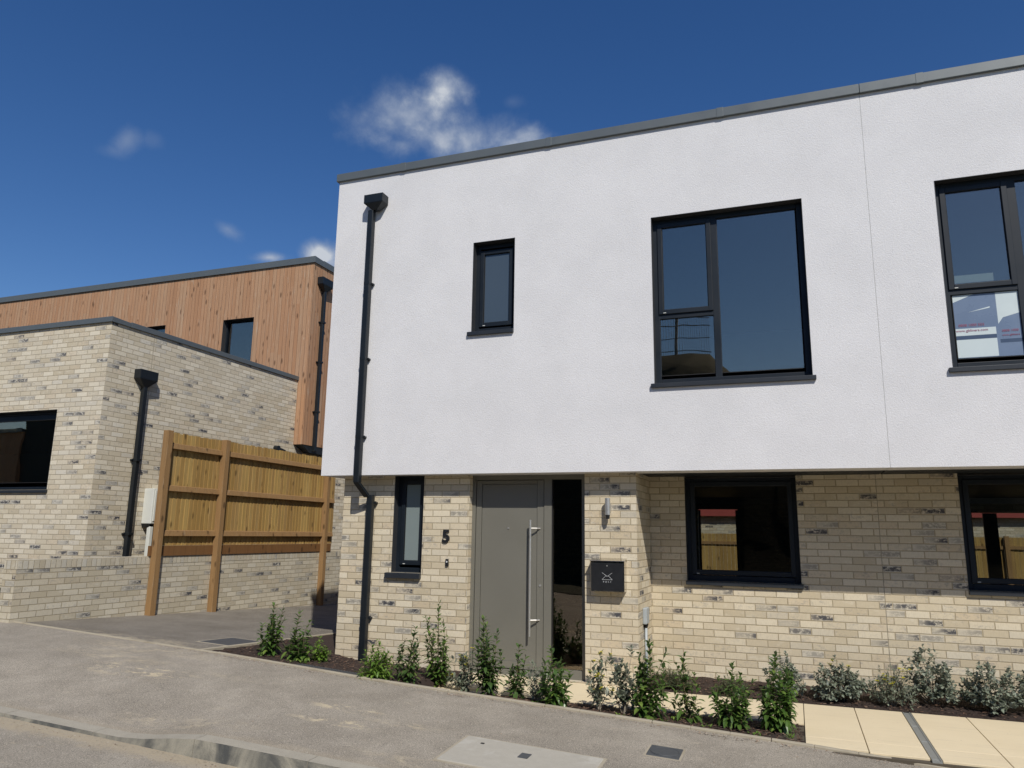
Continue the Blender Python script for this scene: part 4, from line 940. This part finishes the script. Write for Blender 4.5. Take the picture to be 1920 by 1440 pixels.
def bushy(x, y, z, w, h, label, leafm, L=.045, W=.020, shoots=22, per=32, flowers=0, big=1.25, stemm='stem', seed=None, pitch=.5, fl_low=.3, wy=.8, droop=.12):
    """rounded crown: stems fan out from the base and carry many short leafy twigs"""
    if seed is not None: R.seed(seed)
    L *= big; W *= big; w *= 1.15; h *= 1.1; P = Plant(); z -= .015; tips = []; C0 = Vector((x, y, z+h*.30))
    lobes = [(R.uniform(0, 6.28), R.uniform(.78, 1.12)) for _ in range(5)]
    n = int(shoots*per/7.5)
    for i in range(n):
        a = R.uniform(0, 6.28); e = math.asin(R.uniform(-.42, 1)); q = R.uniform(.12, 1)**.45
        k = max(l[1]-.28*min(abs((a-l[0]+9.42) % 6.283-3.1416), 1.6) for l in lobes)*q*R.uniform(.88, 1.06)
        o = Vector((math.cos(a)*math.cos(e)*w*.5, math.sin(a)*math.cos(e)*w*.5*wy, math.sin(e)*h*(.70 if e > 0 else .34)))
        tip = C0+o*k; tip.z = max(tip.z, z+.03)
        d = (o.normalized()*.75+Vector((R.uniform(-.35, .35), R.uniform(-.35, .35), R.uniform(.2, 1.0)))).normalized(); ln = R.uniform(1.1, 2.0)*L
        P.shoot(tip-d*ln, tip, (0, 0, 0), max(5, int(8*R.uniform(.8, 1.3))), L, W, .0018, .05, droop=droop, pitch=pitch*.75, taper=.3, spiral=1.9, jitter=.6)
        tips.append(tip)
        if i % 5 == 0:
            m = (C0+tip)/2+Vector((0, 0, -h*.1)); P.stem.tube([(x+R.uniform(-.02, .02), y, z), m, tip-d*ln], [.005, .0035, .002], 5, False)
    for i in range(flowers):
        t = R.choice([t for t in tips if t.z > z+h*fl_low*.8 and t.y < y+.03] or tips)
        P.fls.append(MB()); P.fl = P.fls[-1]
        for q in range(4): P.blossom((t[0]+R.uniform(-.016, .016), t[1]+R.uniform(-.02, .0), t[2]+R.uniform(-.01, .02)), .012)
    return P.build('shrub', (x, y, z), label, 'shrub', leafm, stemm, group='young shrubs planted in the front beds')
laurel(-.004, -.738, .047, .33, .53, 'glossy green shrub nearest the driveway, leftmost in the bed', dens=1.25, seed=11)
laurel(.347, -.728, .014, .30, .51, 'glossy green shrub second from the driveway, slightly conical crown', dens=1.2, seed=12)
bushy(.477, -.488, -.023, .26, .30, 'small light green leafy shrub beside the brick corner', 'leaf_light', .055, .024, 14, 20, seed=13, droop=.3)
bushy(1.682-.02, -1.30, .001, .34, .36, 'bushy light green shrub at the foot of the black downpipe', 'leaf_light', .050, .021, 34, 24, seed=14, droop=.3)
laurel(1.839, -1.05, -.03, .26, .50, 'dark upright shrub just right of the downpipe foot', 'leaf_deep', dens=1.15, seed=15)
laurel(1.985, -.60, -.165, .33, .83, 'tallest shrub, tapering to a thin top beneath the house number', dens=1.15, seed=16, low=.6)
bushy(2.283, -.637, -.166, .31, .50, 'sparse grey green shrub with yellow flowers left of the door', 'leaf_sage', .060, .026, 17, 20, flowers=11, stemm='stem_grey', seed=17)
laurel(2.624, -.841, -.14, .33, .72, 'tall dark pointed shrub in front of the grey door', 'leaf_deep', dens=1.25, seed=18, low=.6)
laurel(2.872, -.75, -.155, .20, .49, 'slender upright shrub in front of the door handle side', 'leaf_deep', dens=1.0, seed=19)
bushy(3.128, -.85, -.144, .30, .43, 'twiggy grey leaved shrub between the slender and the bushy shrub', 'leaf_sage', .045, .018, 18, 20, stemm='stem_grey', seed=20)
laurel(3.398, -1.12, -.11, .36, .50, 'leafy green shrub in front of the glazed side panel', 'leaf_dark', dens=1.3, seed=21)
bushy(3.756, -1.033, -.131, .28, .56, 'grey green shrub with a dense yellow flower cluster below the letterbox', 'leaf_sage', .060, .026, 14, 20, flowers=20, stemm='stem_grey', seed=22, fl_low=.2)
bushy(3.986, -1.042, -.135, .28, .60, 'tall sage leaved shrub with pale leaf edges, without flowers', 'leaf_sage', .058, .030, 17, 20, stemm='stem_grey', seed=23)
laurel(4.192, -1.096, -.135, .32, .63, 'tall glossy shrub in front of the grey conduit', 'leaf_dark', dens=1.2, seed=24, low=.6)
laurel(4.533, -1.03, -.147, .26, .54, 'thin open shrub with a bare slender top in front of the hebe mounds', 'leaf_dark', dens=.8, seed=25)
laurel(4.875, -1.043, -.154, .42, .50, 'broad bushy dark green shrub second from the bed end', 'leaf_dark', dens=1.5, seed=26, low=.35)
laurel(5.237, -.97, -.163, .34, .60, 'dense pointed green shrub at the right end of the front bed', 'leaf_dark', dens=1.6, seed=27, low=.5)
bushy(4.215, .33, -.155, .42, .24, 'low rounded grey green mound in the rear bed by the brick return', 'leaf_hebe', .020, .007, 80, 34, seed=30, pitch=.8)
bushy(4.80, .30, -.155, .34, .21, 'smaller low green mound in the rear bed behind the bushy shrub', 'leaf_hebe', .020, .007, 60, 32, seed=31, pitch=.8)
bushy(5.309, .40, -.155, .42, .42, 'silver leaved bush partly hidden behind the last front shrub', 'leaf_silver', .034, .029, 34, 26, stemm='stem_grey', seed=32)
bushy(5.819, .46, -.155, .60, .41, 'wide silver grey bush left of the brick movement joint', 'leaf_silver', .034, .029, 60, 28, flowers=3, stemm='stem_grey', seed=33, fl_low=.9)
bushy(6.26, .42, -.155, .48, .39, 'grey green bush with scattered yellow flowers by the paving channel', 'leaf_sage', .034, .015, 48, 28, flowers=11, stemm='stem_grey', seed=34, fl_low=.6)
bushy(6.628, .60, -.155, .54, .53, 'tall silver grey bush right of the yellow flowered bush', 'leaf_silver', .036, .031, 48, 28, stemm='stem_grey', seed=35)
bushy(7.09, .52, -.155, .56, .46, 'large silver grey bush second from the right edge', 'leaf_silver', .036, .031, 52, 28, stemm='stem_grey', seed=36)
bushy(7.50, .60, -.155, .54, .47, 'silver grey bush cut off by the right edge', 'leaf_silver', .036, .031, 46, 28, stemm='stem_grey', seed=37)
bushy(-4.1, -.72, .30, .5, .55, 'green bush peeping from behind the garden wall at the left edge', 'leaf_deep', .05, .022, 22, 22, seed=38)
# small seedlings and weeds between the shrubs
P = Plant(); R.seed(50)
for (x, y) in ((.42, -.95), (.55, -.85), (1.25, -.95), (1.4, -1.2), (1.55, -1.1), (2.0, -1.2), (2.15, -1.1), (3.2, -1.15), (3.5, -1.25), (4.0, -1.25), (4.35, -1.2), (4.45, -1.05), (4.7, -1.2), (5.35, -1.2), (5.1, -1.25), (2.5, -1.15)):
    for k in range(9):
        a = R.uniform(0, 6.28); P.one_leaf(P.leaf, Vector((x+R.gauss(0, .02), y+R.gauss(0, .02), bed(x, y)+.005)), Vector((math.cos(a), math.sin(a), R.uniform(.5, 1.6))), Vector((0, 0, 1)), R.uniform(.03, .06), .016, .3)
P.leaf.build('seedlings', MAT['leaf_light'], kind='stuff')
